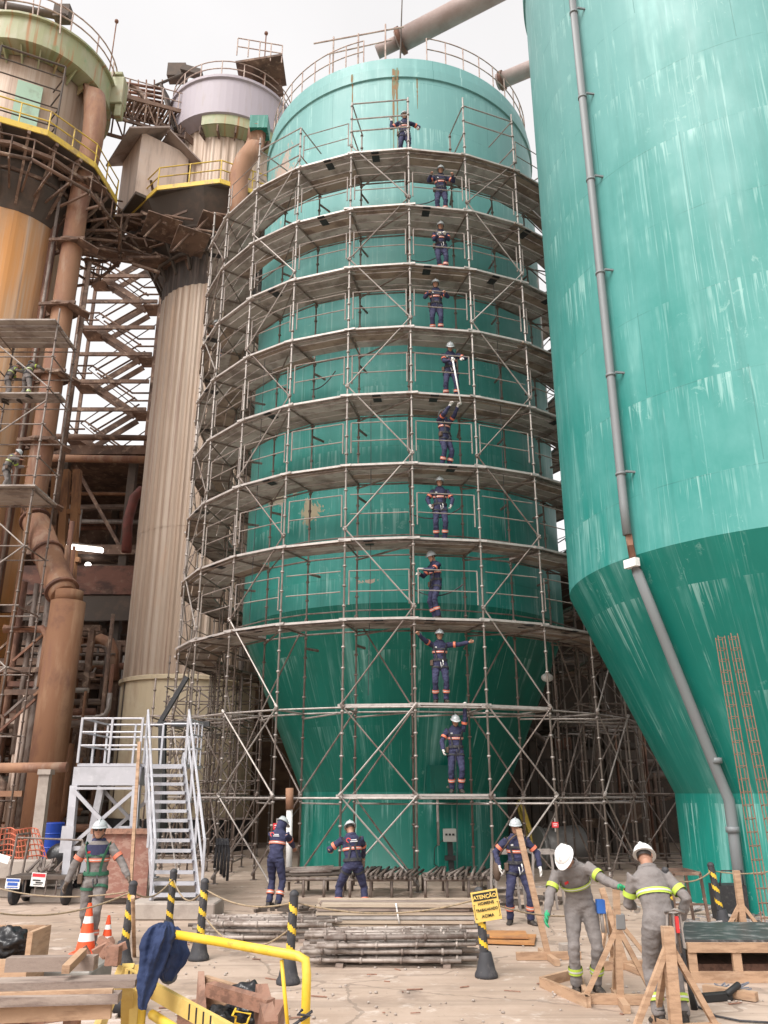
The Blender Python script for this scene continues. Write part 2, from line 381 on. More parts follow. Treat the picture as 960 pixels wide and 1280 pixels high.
    if peel:
        for a0, z0, ra, rz, colr in peel:
            da = mth(nt, 'DIVIDE', mth(nt, 'SUBTRACT', ang, a0 * 5.0), ra); dz = mth(nt, 'DIVIDE', mth(nt, 'SUBTRACT', z, z0), rz)
            d = mth(nt, 'SQRT', mth(nt, 'ADD', mth(nt, 'MULTIPLY', da, da), mth(nt, 'MULTIPLY', dz, dz)))
            d = mth(nt, 'ADD', d, mth(nt, 'MULTIPLY', mth(nt, 'SUBTRACT', N((2.4, 1, 1.2), 7, .75, .8), .5), 4.5))
            c = mixc(nt, mth(nt, 'MULTIPLY', mth(nt, 'LESS_THAN', d, .62), .9), c, colr)
    nt.links.new(c, b.inputs['Base Color'])
    rr = nt.nodes.new('ShaderNodeMapRange'); nt.links.new(N((1.2, 1, .5)), rr.inputs[0])
    rr.inputs[1].default_value = .3; rr.inputs[2].default_value = .7; rr.inputs[3].default_value = .38; rr.inputs[4].default_value = .6
    nt.links.new(rr.outputs[0], b.inputs['Roughness']); b.inputs['Specular IOR Level'].default_value = .35
    bn = nt.nodes.new('ShaderNodeBump'); bn.inputs['Strength'].default_value = .25; bn.inputs['Distance'].default_value = .03
    hgt = mth(nt, 'ADD', N((.8, 1, .8), 3), mth(nt, 'ADD', mth(nt, 'MULTIPLY', N((8, 1, 3), 6, .7), .12), mth(nt, 'MULTIPLY', seam, .25)))
    nt.links.new(hgt, bn.inputs['Height']); nt.links.new(bn.outputs[0], b.inputs['Normal'])
    return m
S1 = Vector((0.6, 26.3, 0)); S1R, S1RB, S1ZJ, S1ZB, S1TOP = 5.15, 3.12, 6.8, 2.05, 25.7
S2 = Vector((9.12, 17.52, 0)); S2R, S2RB, S2ZJ, S2ZB, S2TOP = 4.9, 3.03, 6.37, 2.02, 25.5
PALE = (0.26, 0.50, 0.46)
def silo(name, label, c, r, rb, zj, zb, ztop, m):
    t = root(name, label, 'silo', c)
    b = MB()
    prof = [(rb + .02, 0), (rb, .02), (rb, zb), (rb + .05, zb + .03), (r, zj), (r + .01, zj + .05)]
    b.lathe([(x, z) for x, z in prof[:3]], 96, c, smooth=True)
    b.lathe([(rb, zb), (r, zj)], 96, c)
    b.lathe([(r, zj), (r, zj + 4), (r, zj + 9), (r, ztop - .9)], 128, c)
    b.build('shell', m, t)
    b = MB(); b.lathe([(r, ztop - .9), (r + .06, ztop - .88), (r + .06, ztop - .5), (r + .01, ztop - .45), (r - .02, ztop), (r - .3, ztop + .06), (0.01, ztop + .7)], 128, c, smooth=False)
    b.build('roof', m, t)
    return t
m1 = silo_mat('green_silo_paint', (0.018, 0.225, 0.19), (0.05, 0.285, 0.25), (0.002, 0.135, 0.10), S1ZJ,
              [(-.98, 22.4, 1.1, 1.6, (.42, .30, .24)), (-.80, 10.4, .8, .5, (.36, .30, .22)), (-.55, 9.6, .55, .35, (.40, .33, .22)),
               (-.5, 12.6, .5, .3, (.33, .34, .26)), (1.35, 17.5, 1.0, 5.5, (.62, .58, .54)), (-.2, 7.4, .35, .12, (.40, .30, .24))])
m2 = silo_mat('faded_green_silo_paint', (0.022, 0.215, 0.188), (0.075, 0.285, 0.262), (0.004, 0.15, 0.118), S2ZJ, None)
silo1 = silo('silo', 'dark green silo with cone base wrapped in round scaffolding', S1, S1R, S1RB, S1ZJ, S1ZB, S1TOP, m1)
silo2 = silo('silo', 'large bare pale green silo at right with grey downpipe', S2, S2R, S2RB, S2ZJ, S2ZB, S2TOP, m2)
def pol(c, r, a, z): return Vector((c.x + sin(a) * r, c.y - cos(a) * r, z))
# rust runs below the roof pipe flange
m_run = mat('rust_run', (0.22, 0.13, 0.06), [((0.12, 0.2, 0.13), (9, 9, 2), .45, .6, .8)], rough=.8)
b = MB()
for a0, z1, L, w in ((-.055, S1TOP - .55, 3.6, .07), (-.035, S1TOP - .6, 1.3, .12), (-.03, S1TOP - .5, 4.6, .035), (-.33, S1TOP - .5, 1.6, .05), (.10, S1TOP - .9, 1.3, .04)):
    K = 14; vs = []
    for i in range(K + 1):
        zz = z1 - L * i / K; ww = w * (1 - .75 * i / K) * (.7 + .6 * noise.noise(Vector((a0 * 50, i * .9, 3))))
        rr = S1R + (.066 if zz > S1TOP - .9 else .005)
        vs += [pol(S1, rr, a0 - ww / S1R, zz), pol(S1, rr, a0 + ww / S1R, zz)]
    b.add(vs, [(2 * i, 2 * i + 1, 2 * i + 3, 2 * i + 2) for i in range(K)])
b.build('rust_stain', m_run, silo1)
# roof rails
def ring_rail(c, r, z, a0, a1, n, h=1.1, rad=.022, post=True):
    b = MB(); pts = [(a0 + (a1 - a0) * i / n) for i in range(n + 1)]
    for hh in (h, h * .55): b.path([pol(c, r, a, z + hh) for a in pts], rad, 6)
    if post:
        for a in pts[::3]: b.tube(pol(c, r, a, z), pol(c, r, a, z + h), rad, n=6)
    return b
pinkrail = mat('faded_rail_paint', (0.42, 0.33, 0.28), [((0.25, 0.15, 0.12), (4, 4, 4), .45, .6, .7)], rough=.6)
b = ring_rail(S1, S1R - .12, S1TOP, R(-150), R(-15), 54); b.build('guard_rail', pinkrail, silo1)
b = ring_rail(S1, S1R - .12, S1TOP, R(10), R(150), 54); b.build('guard_rail', pinkrail, silo1)
b = ring_rail(S2, S2R - .12, S2TOP, R(-180), R(180), 90); b.build('guard_rail', pinkrail, silo2)
b = MB()   # loose roof rails and whip rod on the roof by the pipe
for p, q in (((-2.4, S1TOP), (-2.4, S1TOP + 1.9)), ((-1.5, S1TOP), (-1.5, S1TOP + 1.6)), ((-.55, S1TOP), (-.55, S1TOP + 1.8))):
    yy = S1.y - sqrt(max(0, (S1R - .2) ** 2 - (p[0]) ** 2))
    b.tube((S1.x + p[0], yy, p[1]), (S1.x + q[0], yy, q[1]), .03, n=6)
b.tube((S1.x - 3.1, 21.9, S1TOP + 1.5), (S1.x + .1, 21.4, S1TOP + 1.7), .03, n=6)
b.tube((S1.x - 2.6, 21.9, S1TOP + 1.0), (S1.x - .3, 21.4, S1TOP + 1.1), .025, n=6)
b.build('roof_frame', pinkrail, silo1)
single(MB().tube((S1.x - .05, 21.6, S1TOP), (S1.x + .12, 21.6, S1TOP + 5.5), .03, .012, n=6), 'lightning_rod', dark_steel, 'thin dark rod rising from the scaffolded silo roof into the sky', 'lightning rod')

# silo 2 downpipe
aP = R(35.5) + R(-27.5)  # azimuth round the shell
def cone_r(z, r, rb, zj, zb): return r if z > zj else rb + (r - rb) * max(0, (z - zb)) / (zj - zb)
aP = -atan2(S2.x, S2.y) - R(35.6) + 0  # from camera-facing direction
fac = atan2(S2.x, S2.y)
def a_of(phi): return phi - fac      # phi>0 = camera's right of the point that faces the camera
aP = a_of(R(-33.2))
dp = root('downpipe', 'long grey downpipe strapped down the bare pale green silo', 'pipe', pol(S2, S2R + .14, aP, 0))
pg = mat('grey_pvc_pipe', (0.17, 0.19, 0.195), [((0.18, 0.18, 0.19), (5, 5, .6), .45, .65, .6)], rough=.5)
pts = [pol(S2, S2R + .16, aP, z) for z in (26.2, 20, 14, 10, 7.4)] + [pol(S2, S2R + .17, aP + .004, 6.75)]
b = MB(); b.path(pts, .088, 12); b.build('pipe_run', pg, dp)
b = MB(); b.path([pol(S2, S2R + .14, aP + .004, 6.8), pol(S2, S2R + .12, aP + .01, 6.3)], .07, 10); b.build('connector', rust_light, dp)
pts = [pol(S2, S2R + .1, aP + .012, 6.15)] + [pol(S2, cone_r(z, S2R, S2RB, S2ZJ, S2ZB) + .2, aP + .012, z) for z in (6.0, 5, 4, 3, 2.3)] + [pol(S2, S2RB + .17, aP + .02, z) for z in (1.9, 1.2, .06)]
b = MB(); b.path(pts, .10, 12); b.build('pipe_run', pg, dp)
single(MB().box(pol(S2, S2R + .16, aP + .01, 6.18), (.3, .12, .16), rz=aP), 'clamp_plate', white_p, 'small white plate where the grey downpipe meets the cone', 'plate')
for z in (23, 20.3, 17.6, 15.2, 12.7, 10.2, 8):
    b = MB(); b.tube(pol(S2, S2R + .16, aP, z), pol(S2, S2R + .16, aP, z + .05), .105, n=12); b.bar(pol(S2, S2R - .02, aP + .045, z + .03), pol(S2, S2R + .18, aP + .03, z + .03), .04, .04)
    b.build('pipe_strap', pg, dp)
for z in (2.55, 1.35):
    rr = cone_r(z, S2R, S2RB, S2ZJ, S2ZB) + .18
    MB().tube(pol(S2, rr, aP + .02, z), pol(S2, rr, aP + .02, z + .1), .12, n=12).build('pipe_strap', pg, dp)

# roof pipes
def big_pipe(name, label, p, q, r, m, flanges=(), extra=None):
    t = root(name, label, 'pipe', p); d = (Vector(q) - Vector(p)).normalized()
    b = MB(); b.tube(p, q, r, n=28); b.build('pipe_run', m, t)
    for f in flanges: MB().tube(Vector(p) + d * f, Vector(p) + d * (f + .16), r * 1.22, n=24).build('flange', rust, t)
    return t
pA = at(497, 53, 22.6); pB = at(680, -42, 20.5)
pk = mat('dusty_pink_pipe', (0.36, 0.29, 0.27), [((0.22, 0.15, 0.13), (.8, .8, .8), .4, .7, .6)], rough=.7)
t = big_pipe('roof_pipe', 'thick dusty pink pipe rising from the scaffolded silo roof', pA, pB, .40, pk, (.05,))
MB().tube(pA, Vector((pA.x - .75, pA.y + .2, pA.z - .25)), .24, n=20).build('branch', pk, t)
MB().box((pA.x + .1, pA.y, S1TOP + .25), (1.1, .8, .7)).build('saddle', rust, t)
big_pipe('roof_pipe', 'thinner dark pipe bridging the two green silo roofs', at(622, 103, 24.5), at(720, 62, 23.0), .3, pk, (.1,))

# ------------------------------------------------------------------ clad towers on the left
clad_orange = mat('orange_stained_cladding', (0.46, 0.29, 0.17),
    [((0.55, 0.25, 0.07), (.22, 1, .06), .42, .62, .95), ((0.50, 0.41, 0.33), (.9, 1, .05), .48, .66, .75), ((0.20, 0.10, 0.06), (3.5, 1, .12), .56, .7, .85), ((0.13, 0.08, 0.06), (.5, 1, .5), .6, .75, .6)], rough=.55, cyl=True, metal=.15)
clad_grey = mat('dusty_ribbed_cladding', (0.37, 0.275, 0.205),
    [((0.48, 0.395, 0.32), (1.5, 1, .06), .42, .62, .8), ((0.27, 0.18, 0.14), (3.5, 1, .10), .52, .68, .75), ((0.5, 0.33, 0.22), (.4, 1, .2), .55, .7, .5)], rough=.55, cyl=True, metal=.15)
soot = mat('sooted_ribbed_cladding', (0.055, 0.045, 0.04), [((0.2, 0.15, 0.13), (3, 1, .3), .45, .7, .7)], rough=.8, cyl=True)
green_fascia = mat('pale_green_fascia', (0.285, 0.30, 0.165), [((0.36, 0.35, 0.24), (1, 1, .5), .4, .65, .8), ((0.34, 0.17, 0.07), (2.6, 1, .18), .55, .66, .9), ((0.16, 0.28, 0.14), (.7, 1, .7), .55, .7, .6)], rough=.6, cyl=True)
lilac = mat('lilac_grey_fascia', (0.34, 0.305, 0.34), [((0.3, 0.26, 0.25), (2, 1, .4), .52, .7, .7)], rough=.6, cyl=True)

T1 = Vector((-15.5, 28.0, 0)); f1 = atan2(T1.x, T1.y)
t1 = root('clad_tower', 'orange stained ribbed tower with pale green crown at far left', 'tower', T1)
# lower ribbed body
def ribbed(c, r, z0, z1, n, rib, m, par, name='cladding', seams=()):
    b = MB(); cols = n * 4
    prof = [(r, z0)]
    zs = [z0] + list(seams) + [z1]
    for i in range(len(zs) - 1):
        off = .012 * (i % 2)
        b.lathe([(r + off, zs[i]), (r + off, zs[i + 1])], cols, c, rib=rib)
    return b.build(name, m, par)
ribbed(T1, 2.28, 0, 24.6, 24, .012, clad_orange, t1, seams=(4.2, 9, 13.8, 18.4))
ribbed(T1, 2.45, 26, 30.8, 20, .010, clad_grey, t1, name='cladding')
b = MB(); b.lathe([(2.5, 30.75), (3.2, 30.78), (3.28, 30.8), (3.28, 32.0), (3.42, 32.02), (3.42, 32.12), (.02, 32.8)], 64, T1, smooth=False); b.build('crown', green_fascia, t1)
for k in range(26):
    a = 2 * pi * k / 26
    MB().add([pol(T1, 2.5, a, 30.3), pol(T1, 2.5, a, 30.74), pol(T1, 3.1, a, 30.76), pol(T1, 3.1, a + .02, 30.76), pol(T1, 2.5, a + .025, 30.74), pol(T1, 2.5, a + .025, 30.3)], [(0, 1, 2), (5, 4, 3), (0, 2, 3, 5)]).build('bracket', green_fascia, t1)
# platform with yellow edge
def oct_pts(c, r, z, n=10, off=0.0): return [pol(c, r, 2 * pi * (i + off) / n, z) for i in range(n + 1)]
def ring_plat(c, r0, r1, z, th, m, par, n=10, off=0.0, name='platform'):
    b = MB(); a = oct_pts(c, r0, z, n, off); o = oct_pts(c, r1, z, n, off)
    for i in range(n):
        q = [a[i], o[i], o[i + 1], a[i + 1]]
        b.add([v for v in q] + [v - Vector((0, 0, th)) for v in q], [(0, 1, 2, 3), (7, 6, 5, 4), (1, 5, 6, 2), (0, 3, 7, 4)])
    return b.build(name, m, par)
ring_plat(T1, 2.3, 4.05, 26, .12, dark_steel, t1, 12, .3)
b = MB(); o = oct_pts(T1, 4.08, 26.02, 12, .3)
for i in range(12): b.bar(o[i], o[i + 1], .05, .26)
b.build('kick_plate', yellow_rail, t1)
b = MB(); o = oct_pts(T1, 4.05, 26, 12, .3)
for i in range(12):
    for h in (.6, 1.1): b.tube(o[i] + Vector((0, 0, h)), o[i + 1] + Vector((0, 0, h)), .03, n=6)
    for k in range(2):
        p = o[i].lerp(o[i + 1], k / 2); b.tube(p, p + Vector((0, 0, 1.1)), .03, n=6)
b.build('guard_rail', yellow_rail, t1)
b = MB()
for i in range(24):
    a = 2 * pi * i / 24
    b.bar(pol(T1, 2.3, a, 25.7), pol(T1, 4.0, a, 25.8), .12, .16); b.bar(pol(T1, 2.35, a, 23.6), pol(T1, 3.9, a, 25.7), .10, .10)
for rr, zz in ((3.2, 25.6), (2.9, 24.8), (3.7, 25.3)):
    o = oct_pts(T1, rr, zz, 16); [b.bar(o[i], o[i + 1], .12, .14) for i in range(16)]
b.build('underside_truss', beam_brown, t1)
MB().lathe([(2.3, 23.4), (2.9, 24.6), (2.5, 26)], 32, T1, smooth=False).build('skirt', dark_steel, t1)
# second lower catwalk ring in faded white
b = MB(); o = oct_pts(T1, 4.5, 24.2, 12, .1)
for i in range(12):
    b.tube(o[i], o[i + 1], .07, n=8); b.tube(o[i] + Vector((0, 0, .9)), o[i + 1] + Vector((0, 0, .9)), .035, n=6)
    for k in range(3): p = o[i].lerp(o[i + 1], k / 3); b.tube(p - Vector((0, 0, .2)), p + Vector((0, 0, .9)), .03, n=6); b.bar(p, Vector((T1.x, T1.y, 24.0)).lerp(p, .5), .07, .1)
b.build('catwalk', beam_brown, t1)
# caged hatch with green door on the upper body
aH = -f1 * 0 + a_of(0) * 0
def cam_a(c, phi): return phi - atan2(c.x, c.y) * 1.0
hA = cam_a(T1, R(-4))
MB().box(pol(T1, 2.5, hA, 28.3), (.95, .12, 2.2), rz=hA).build('hatch_door', mat('mint_paint', (.36, .52, .40), [((.25, .3, .22), (2, 2, 2), .5, .7, .6)], rough=.6), t1)
b = MB()
fr_ = [pol(T1, 3.5, hA + dx, zz) for dx, zz in ((-.35, 26.1), (.35, 26.1), (.35, 30.1), (-.35, 30.1))]
for i in range(4): b.tube(fr_[i], fr_[(i + 1) % 4], .045, n=6)
for zz in (27, 27.9, 28.8, 29.5): b.tube(pol(T1, 3.5, hA - .35, zz), pol(T1, 3.5, hA + .35, zz), .03, n=6); b.tube(pol(T1, 3.5, hA + .35, zz), pol(T1, 2.5, hA + .35, zz), .03, n=6)
b.build('access_cage', dark_steel, t1)
b = ring_rail(T1, 3.35, 32.1, 0, 2 * pi, 48, 1.1, .035); b.build('roof_rail', pinkrail, t1)

T2 = Vector((-7.8, 33.1, 0)); f2 = atan2(T2.x, T2.y)
t2 = root('clad_tower', 'grey ribbed tower on a cream base behind the stair platform', 'tower', T2)
MB().lathe([(2.62, 0), (2.62, 6.0), (2.72, 6.02), (2.72, 6.16), (2.6, 6.2)], 64, T2, smooth=False).build('base_drum', cream, t2)
MB().lathe([(2.64, 0), (2.64, 1.15)], 64, T2).build('base_band', black_paint, t2)
ribbed(T2, 2.55, 6.2, 23.2, 46, .045, clad_grey, t2, seams=(12, 17.8))
ribbed(T2, 2.56, 23.2, 27, 46, .045, soot, t2)
ribbed(T2, 2.45, 27, 32.6, 44, .04, clad_grey, t2)
MB().lathe([(2.5, 32.0), (3.1, 32.3), (3.1, 34.3), (3.2, 34.35), (3.2, 34.5), (.02, 35)], 64, T2, smooth=False).build('crown', lilac, t2)
MB().lathe([(2.5, 31.4), (2.95, 31.7), (3.0, 31.7), (3.0, 32.3)], 64, T2, a0=-f2 - .5, a1=-f2 + 1.3, smooth=False).build('crown_ring', green_fascia, t2)
for k in range(22):
    a = 2 * pi * k / 22
    MB().box(pol(T2, 2.75, a, 31.45), (.06, .5, .4), rz=a).build('bracket', beam_brown, t2)
ring_plat(T2, 2.4, 4.6, 27, .16, dark_steel, t2, 10, .25)
MB().lathe([(2.5, 24.6), (3.6, 25.6), (4.5, 26.85)], 10, T2, smooth=False).build('underside', dark_steel, t2)
b = MB(); o = oct_pts(T2, 4.62, 27.0, 10, .25)
for i in range(10): b.bar(o[i], o[i + 1], .05, .22)
b.build('kick_plate', yellow_rail, t2)
b = MB()
for i in range(10):
    for h in (.6, 1.1): b.tube(o[i] + Vector((0, 0, h)), o[i + 1] + Vector((0, 0, h)), .03, n=6)
    for k in range(2): p = o[i].lerp(o[i + 1], k / 2); b.tube(p, p + Vector((0, 0, 1.1)), .03, n=6)
b.build('guard_rail', yellow_rail, t2)
b = MB()
for i in range(20):
    a = 2 * pi * i / 20; b.bar(pol(T2, 2.5, a, 26.6), pol(T2, 4.0, a, 26.75), .1, .14); b.bar(pol(T2, 2.6, a, 24), pol(T2, 3.95, a, 26.6), .1, .1)
for rr, zz in ((3.5, 25.6), (3.0, 24.6)):
    o = oct_pts(T2, rr, zz, 14); [b.tube(o[i], o[i + 1], .08, n=6) for i in range(14)]
b.build('underside_truss', dark_steel, t2)
# box room hanging on the tower
hb = at(176, 243, 30.0); hb.z = 27.05
clad_room = mat('beige_room_panel', (0.58, 0.46, 0.38), [((0.36, 0.27, 0.22), (3, 3, .3), .45, .65, .7), ((0.58, 0.5, 0.45), (.8, .8, .8), .5, .7, .6)], rough=.7)
rot = -f2 + .25 * 0 + R(-20)
hroom = Matrix.Rotation(R(38), 3, 'Z')
hc = hb + Vector((.15, 1.0, 1.75))
MB().box(hc, (2.3, 2.3, 3.4), M=hroom).build('box_room', clad_room, t2)
b = MB()
rf = [hroom @ Vector(v) + hc for v in ((-1.35, -1.4, 1.35), (1.35, -1.4, 1.35), (1.35, 1.4, 2.3), (-1.35, 1.4, 2.3))]
rfm = Matrix.Rotation(R(38), 3, 'Z') @ Matrix.Rotation(R(-24), 3, 'Y')
ra = Matrix.Rotation(R(38), 3, 'Z') @ Matrix.Rotation(R(-32), 3, 'Y'); rb2 = Matrix.Rotation(R(38), 3, 'Z') @ Matrix.Rotation(R(30), 3, 'Y')
b.box(hc + hroom @ Vector((-.95, -.1, 1.75)), (2.1, 3.0, .08), M=ra); b.box(hc + hroom @ Vector((1.35, -.1, 1.35)), (3.2, 3.0, .08), M=rb2)
b.build('room_roof', mat('room_roof_metal', (0.30, 0.24, 0.21), [((0.18, 0.13, 0.11), (2, 2, 2), .45, .65, .7)], rough=.7), t2)
MB().box(hc + Vector((0, 0, -1.75)), (2.3, 2.5, .15), M=hroom).build('room_floor', dark_steel, t2)
# roof shelter on the right of the crown
b = MB(); sc_ = at(327, 92, 31.0)
b.box(sc_, (2.3, 1.8, .12), M=Matrix.Rotation(R(-12), 3, 'Y')); b.box(sc_ + Vector((0, .5, -.55)), (2.0, .2, 1.0), M=Matrix.Rotation(R(-12), 3, 'Y')); b.build('roof_shelter', beam_brown, t2)
b = MB()
for i in range(5):
    p = sc_ + Vector((-1.1 + .55 * i, -.85, .24 - .12 * i)); b.tube(p, p + Vector((0, 0, 1.1)), .03, n=6)
b.tube(sc_ + Vector((-1.1, -.85, 1.34)), sc_ + Vector((1.1, -.85, .86)), .03, n=6); b.tube(sc_ + Vector((-1.1, -.85, .8)), sc_ + Vector((1.1, -.85, .35)), .03, n=6)
b.build('shelter_rail', pinkrail, t2)
for px, py, Y, L in ((141, 60, 29.5, 1.7), (331, 70, 31, 1.5)):
    p = at(px, py, Y); b = MB(); b.tube(p - Vector((0, 0, 2.2)), p + Vector((0, 0, L)), .03, n=6); b.ell(p + Vector((0, 0, L)), .1, .1, .12, 8, 6)
    single(b, 'lamp_mast', rust, 'thin mast with small lamp %s' % ('between the two clad tower tops' if px < 200 else 'above the grey tower shelter'), 'mast')
# elbow duct beside tower 2
b = MB(); pa = [at(322, 163, 29.0), at(318, 185, 29.0), at(306, 200, 29), at(298, 222, 29), at(298, 250, 29), at(302, 290, 29)]
b.path(pa, .42, 16); t = root('elbow_duct', 'rusty brown elbow duct beside the yellow tower balcony', 'duct', pa[-1]); b.build('duct_run', rust_light, t)
MB().box(at(325, 160, 29.0), (.8, .8, .7)).build('teal_hood', m1, t)

# walkway bridge between the tower crowns
t = root('bridge_walkway', 'rusty truss walkway linking the two tower tops against the sky', 'walkway', (-12.2, 30.2, 31))
A, B = Vector((-12.9, 29.4, 32.3)), Vector((-9.6, 31.6, 33.2))
side = Vector((.35, -.5, 0)).normalized() * .6
b = MB()
for s in (-1, 1):
    b.bar(A + side * s, B + side * s, .1, .2); b.bar(A + side * s - Vector((0, 0, 1.3)), B + side * s - Vector((0, 0, 1.5)), .1, .14)
    for i in range(7):
        p = A.lerp(B, i / 7) + side * s; q = A.lerp(B, (i + 1) / 7) + side * s
        b.bar(p, p - Vector((0, 0, 1.35)), .06, .06); b.bar(p if i % 2 else p - Vector((0, 0, 1.35)), q - Vector((0, 0, 1.35)) if i % 2 else q, .06, .06)
b.build('truss', beam_brown, t)
b = MB()
for i in range(22): p = A.lerp(B, (i + .5) / 22); b.bar(p + side, p - side, .12, .03)
b.build('deck_grating', beam_brown, t)
b = MB()
for s in (-1, 1):
    for h in (.55, 1.1): b.tube(A + side * s + Vector((0, 0, h)), B + side * s + Vector((0, 0, h)), .028, n=6)
    for i in range(6): p = A.lerp(B, i / 5) + side * s; b.tube(p, p + Vector((0, 0, 1.1)), .028, n=6)
b.build('guard_rail', pinkrail, t)
b = MB(); p = at(232, 92, 31); b.tube(p + Vector((0, 0, -1.2)), p, .05, n=6); b.box(p + Vector((.3, 0, .1)), (1.0, .4, .35), M=Matrix.Rotation(R(20), 3, 'Y')); b.tube(p + Vector((-.1, 0, .0)), p + Vector((-1.5, 0, -.8)), .07, n=6)
single(b, 'roof_winch', dark_steel, 'dark floodlight arm standing on the walkway between tower tops', 'floodlight')

# crown machinery and pipes above the towers
b = MB(); b.tube(at(-20, 2, 27.2), at(84, 22, 27.2), .17, n=10); b.box(at(79, 18, 27.3), (.7, .5, .7)); b.tube(at(-20, 14, 27.5), at(70, 30, 27.5), .06, n=6)
single(b, 'roof_pipe', dark_steel, 'dark pipe with a box end on the pale green tower crown', 'pipe')
b = MB(); c_ = at(146, 118, 28.6); b.box(c_, (.75, .6, 1.5)); b.box(c_ + Vector((-.3, 0, .95)), (1.1, .6, .18)); b.box(c_ + Vector((.2, 0, -1.0)), (.3, .4, .8)); b.build('crown_bracket', green_fascia, t1, bevel=.03)
for px in (8, 42, 77): MB().tube(at(px, -2, 25.2), at(px - 2, 42, 25.2), .03, n=6).build('hanger', pinkrail, t1)
b = MB()
for k in range(8): b.tube(at(158, 104 + k * 5.2, 31), at(205, 112 + k * 5.6, 31.6), .07, n=8)
for k in range(5): b.bar(at(163 + k * 10, 100, 31.2), at(163 + k * 10, 146, 31.2), .06, .06)
single(b, 'pipe_bank', rust, 'bank of rusty parallel pipes under the tower top walkway', 'pipes')
b = MB(); b.bar(at(205, 112, 31.4), at(222, 168, 31.2), .9, .12); b.bar(at(222, 168, 31.2), at(232, 118, 31.2), .4, .12); b.box(at(222, 92, 31.6), (.9, .6, .8)); b.build('crown_fin', dark_steel, t2)
b = ring_rail(T2, 3.05, 34.45, R(-120), R(120), 36, 1.0, .03); b.build('roof_rail', pinkrail, t2)
b = MB(); b.path([at(150, 104, 30.5), at(172, 112, 30.6), at(188, 132, 30.7), at(200, 160, 30.9)], .14, 8); b.bar(at(155, 114, 30.9), at(215, 165, 31.0), .1, .14); b.bar(at(160, 121, 30.9), at(214, 172, 31.0), .05, .06)
single(b, 'conveyor_strut', beam_brown, 'curved brown strut dropping from the green crown towards the box room', 'strut')
# platform flaps below the grey tower
b = MB()
for px, py, w in ((202, 285, 1.5), (238, 302, 1.4), (262, 282, 1.0)):
    b.box(at(px, py, 29.6), (w, 1.3, .06), M=Matrix.Rotation(R(30), 3, 'Z') @ Matrix.Rotation(R(-18), 3, 'X'))
    b.tube(at(px - 22, py + 12, 29.2), at(px + 4, py - 16, 29.2), .05, n=6); b.tube(at(px + 4, py - 16, 29.2), at(px + 40, py - 10, 29.2), .05, n=6)
b.build('hatch_flaps', beam_brown, t2)

# ------------------------------------------------------------------ big downcomer duct
P0 = at(92, 300, 27.0); P0 = Vector((-12.35, 27.0, 0))
td = root('downcomer_duct', 'tall rusty duct running down beside the orange tower', 'duct', (P0.x, P0.y, 0))
b = MB(); b.path([at(108, 100, 27.6), at(118, 122, 27.2), at(119, 148, 27.0), at(115, 180, 27.0), Vector((P0.x, P0.y, 24.5)), Vector((P0.x, P0.y, 18)), Vector((P0.x, P0.y, 11.6)), Vector((P0.x + .05, P0.y - .05, 11.2))], .46, 20,
                 radii=[.42, .46, .46, .42, .40, .40, .40, .40]); b.build('upper_run', rust_light, td)
D1, D2 = Vector((P0.x + .05, P0.y - .05, 11.25)), Vector((-10.1, 25.1, 7.9))
b = MB(); b.path([D1 + Vector((0, 0, .15)), D1.lerp(D2, .12), D1.lerp(D2, .9), D2], .5, 20, radii=[.40, .46, .46, .40]); b.build('slanted_run', rust_light, td)
D3 = Vector((-9.85, 24.9, 0))
b = MB(); b.tube(D3 + Vector((0, 0, 0)), D3 + Vector((0, 0, 7.65)), .52, n=32); b.tube(D3 + Vector((0, 0, 7.6)), D3 + Vector((0, 0, 8.0)), .42, n=24); b.build('lower_run', duct_brown, td)
for zz in (25.3, 22.4, 19.5, 16.6, 13.9, 11.7):
    b = MB(); b.tube((P0.x, P0.y, zz), (P0.x, P0.y, zz + .12), .6, n=16); b.bar((P0.x, P0.y, zz), (T1.x + 2, T1.y - .4, zz + .1), .12, .12)
    b.bar((P0.x + .4, P0.y - .45, zz), (P0.x + 1.1, P0.y - .1, zz - .3), .5, .05); b.bar((P0.x - .7, P0.y - .5, zz), (P0.x + .7, P0.y - .55, zz + .05), .08, .12)
    b.build('duct_support', beam_brown, td)
for f in (.08, .5, .93):
    p = D1.lerp(D2, f); d = (D2 - D1).normalized(); MB().tube(p, p + d * .1, .53, n=18).build('flange', rust, td)
# slimmer pipes parallel to the duct
for dx, dy, r, z0, z1, mm, lab in ((-.95, .3, .16, 5, 25, rust, 'slim rusty riser on the left of the tall duct'), (-.62, -.35, .06, 7, 26, galv_dark, 'thin grey conduit close against the tall rusty duct'), (.62, .4, .09, 11, 22, beam_brown, 'narrow brown riser on the right of the tall duct'), (-1.35, .2, .22, 0, 21, beam_brown, 'thick brown riser between duct and orange tower')):
    single(MB().tube((P0.x + dx, P0.y + dy, z0), (P0.x + dx, P0.y + dy, z1), r, n=12), 'riser_pipe', mm, lab, 'pipe')

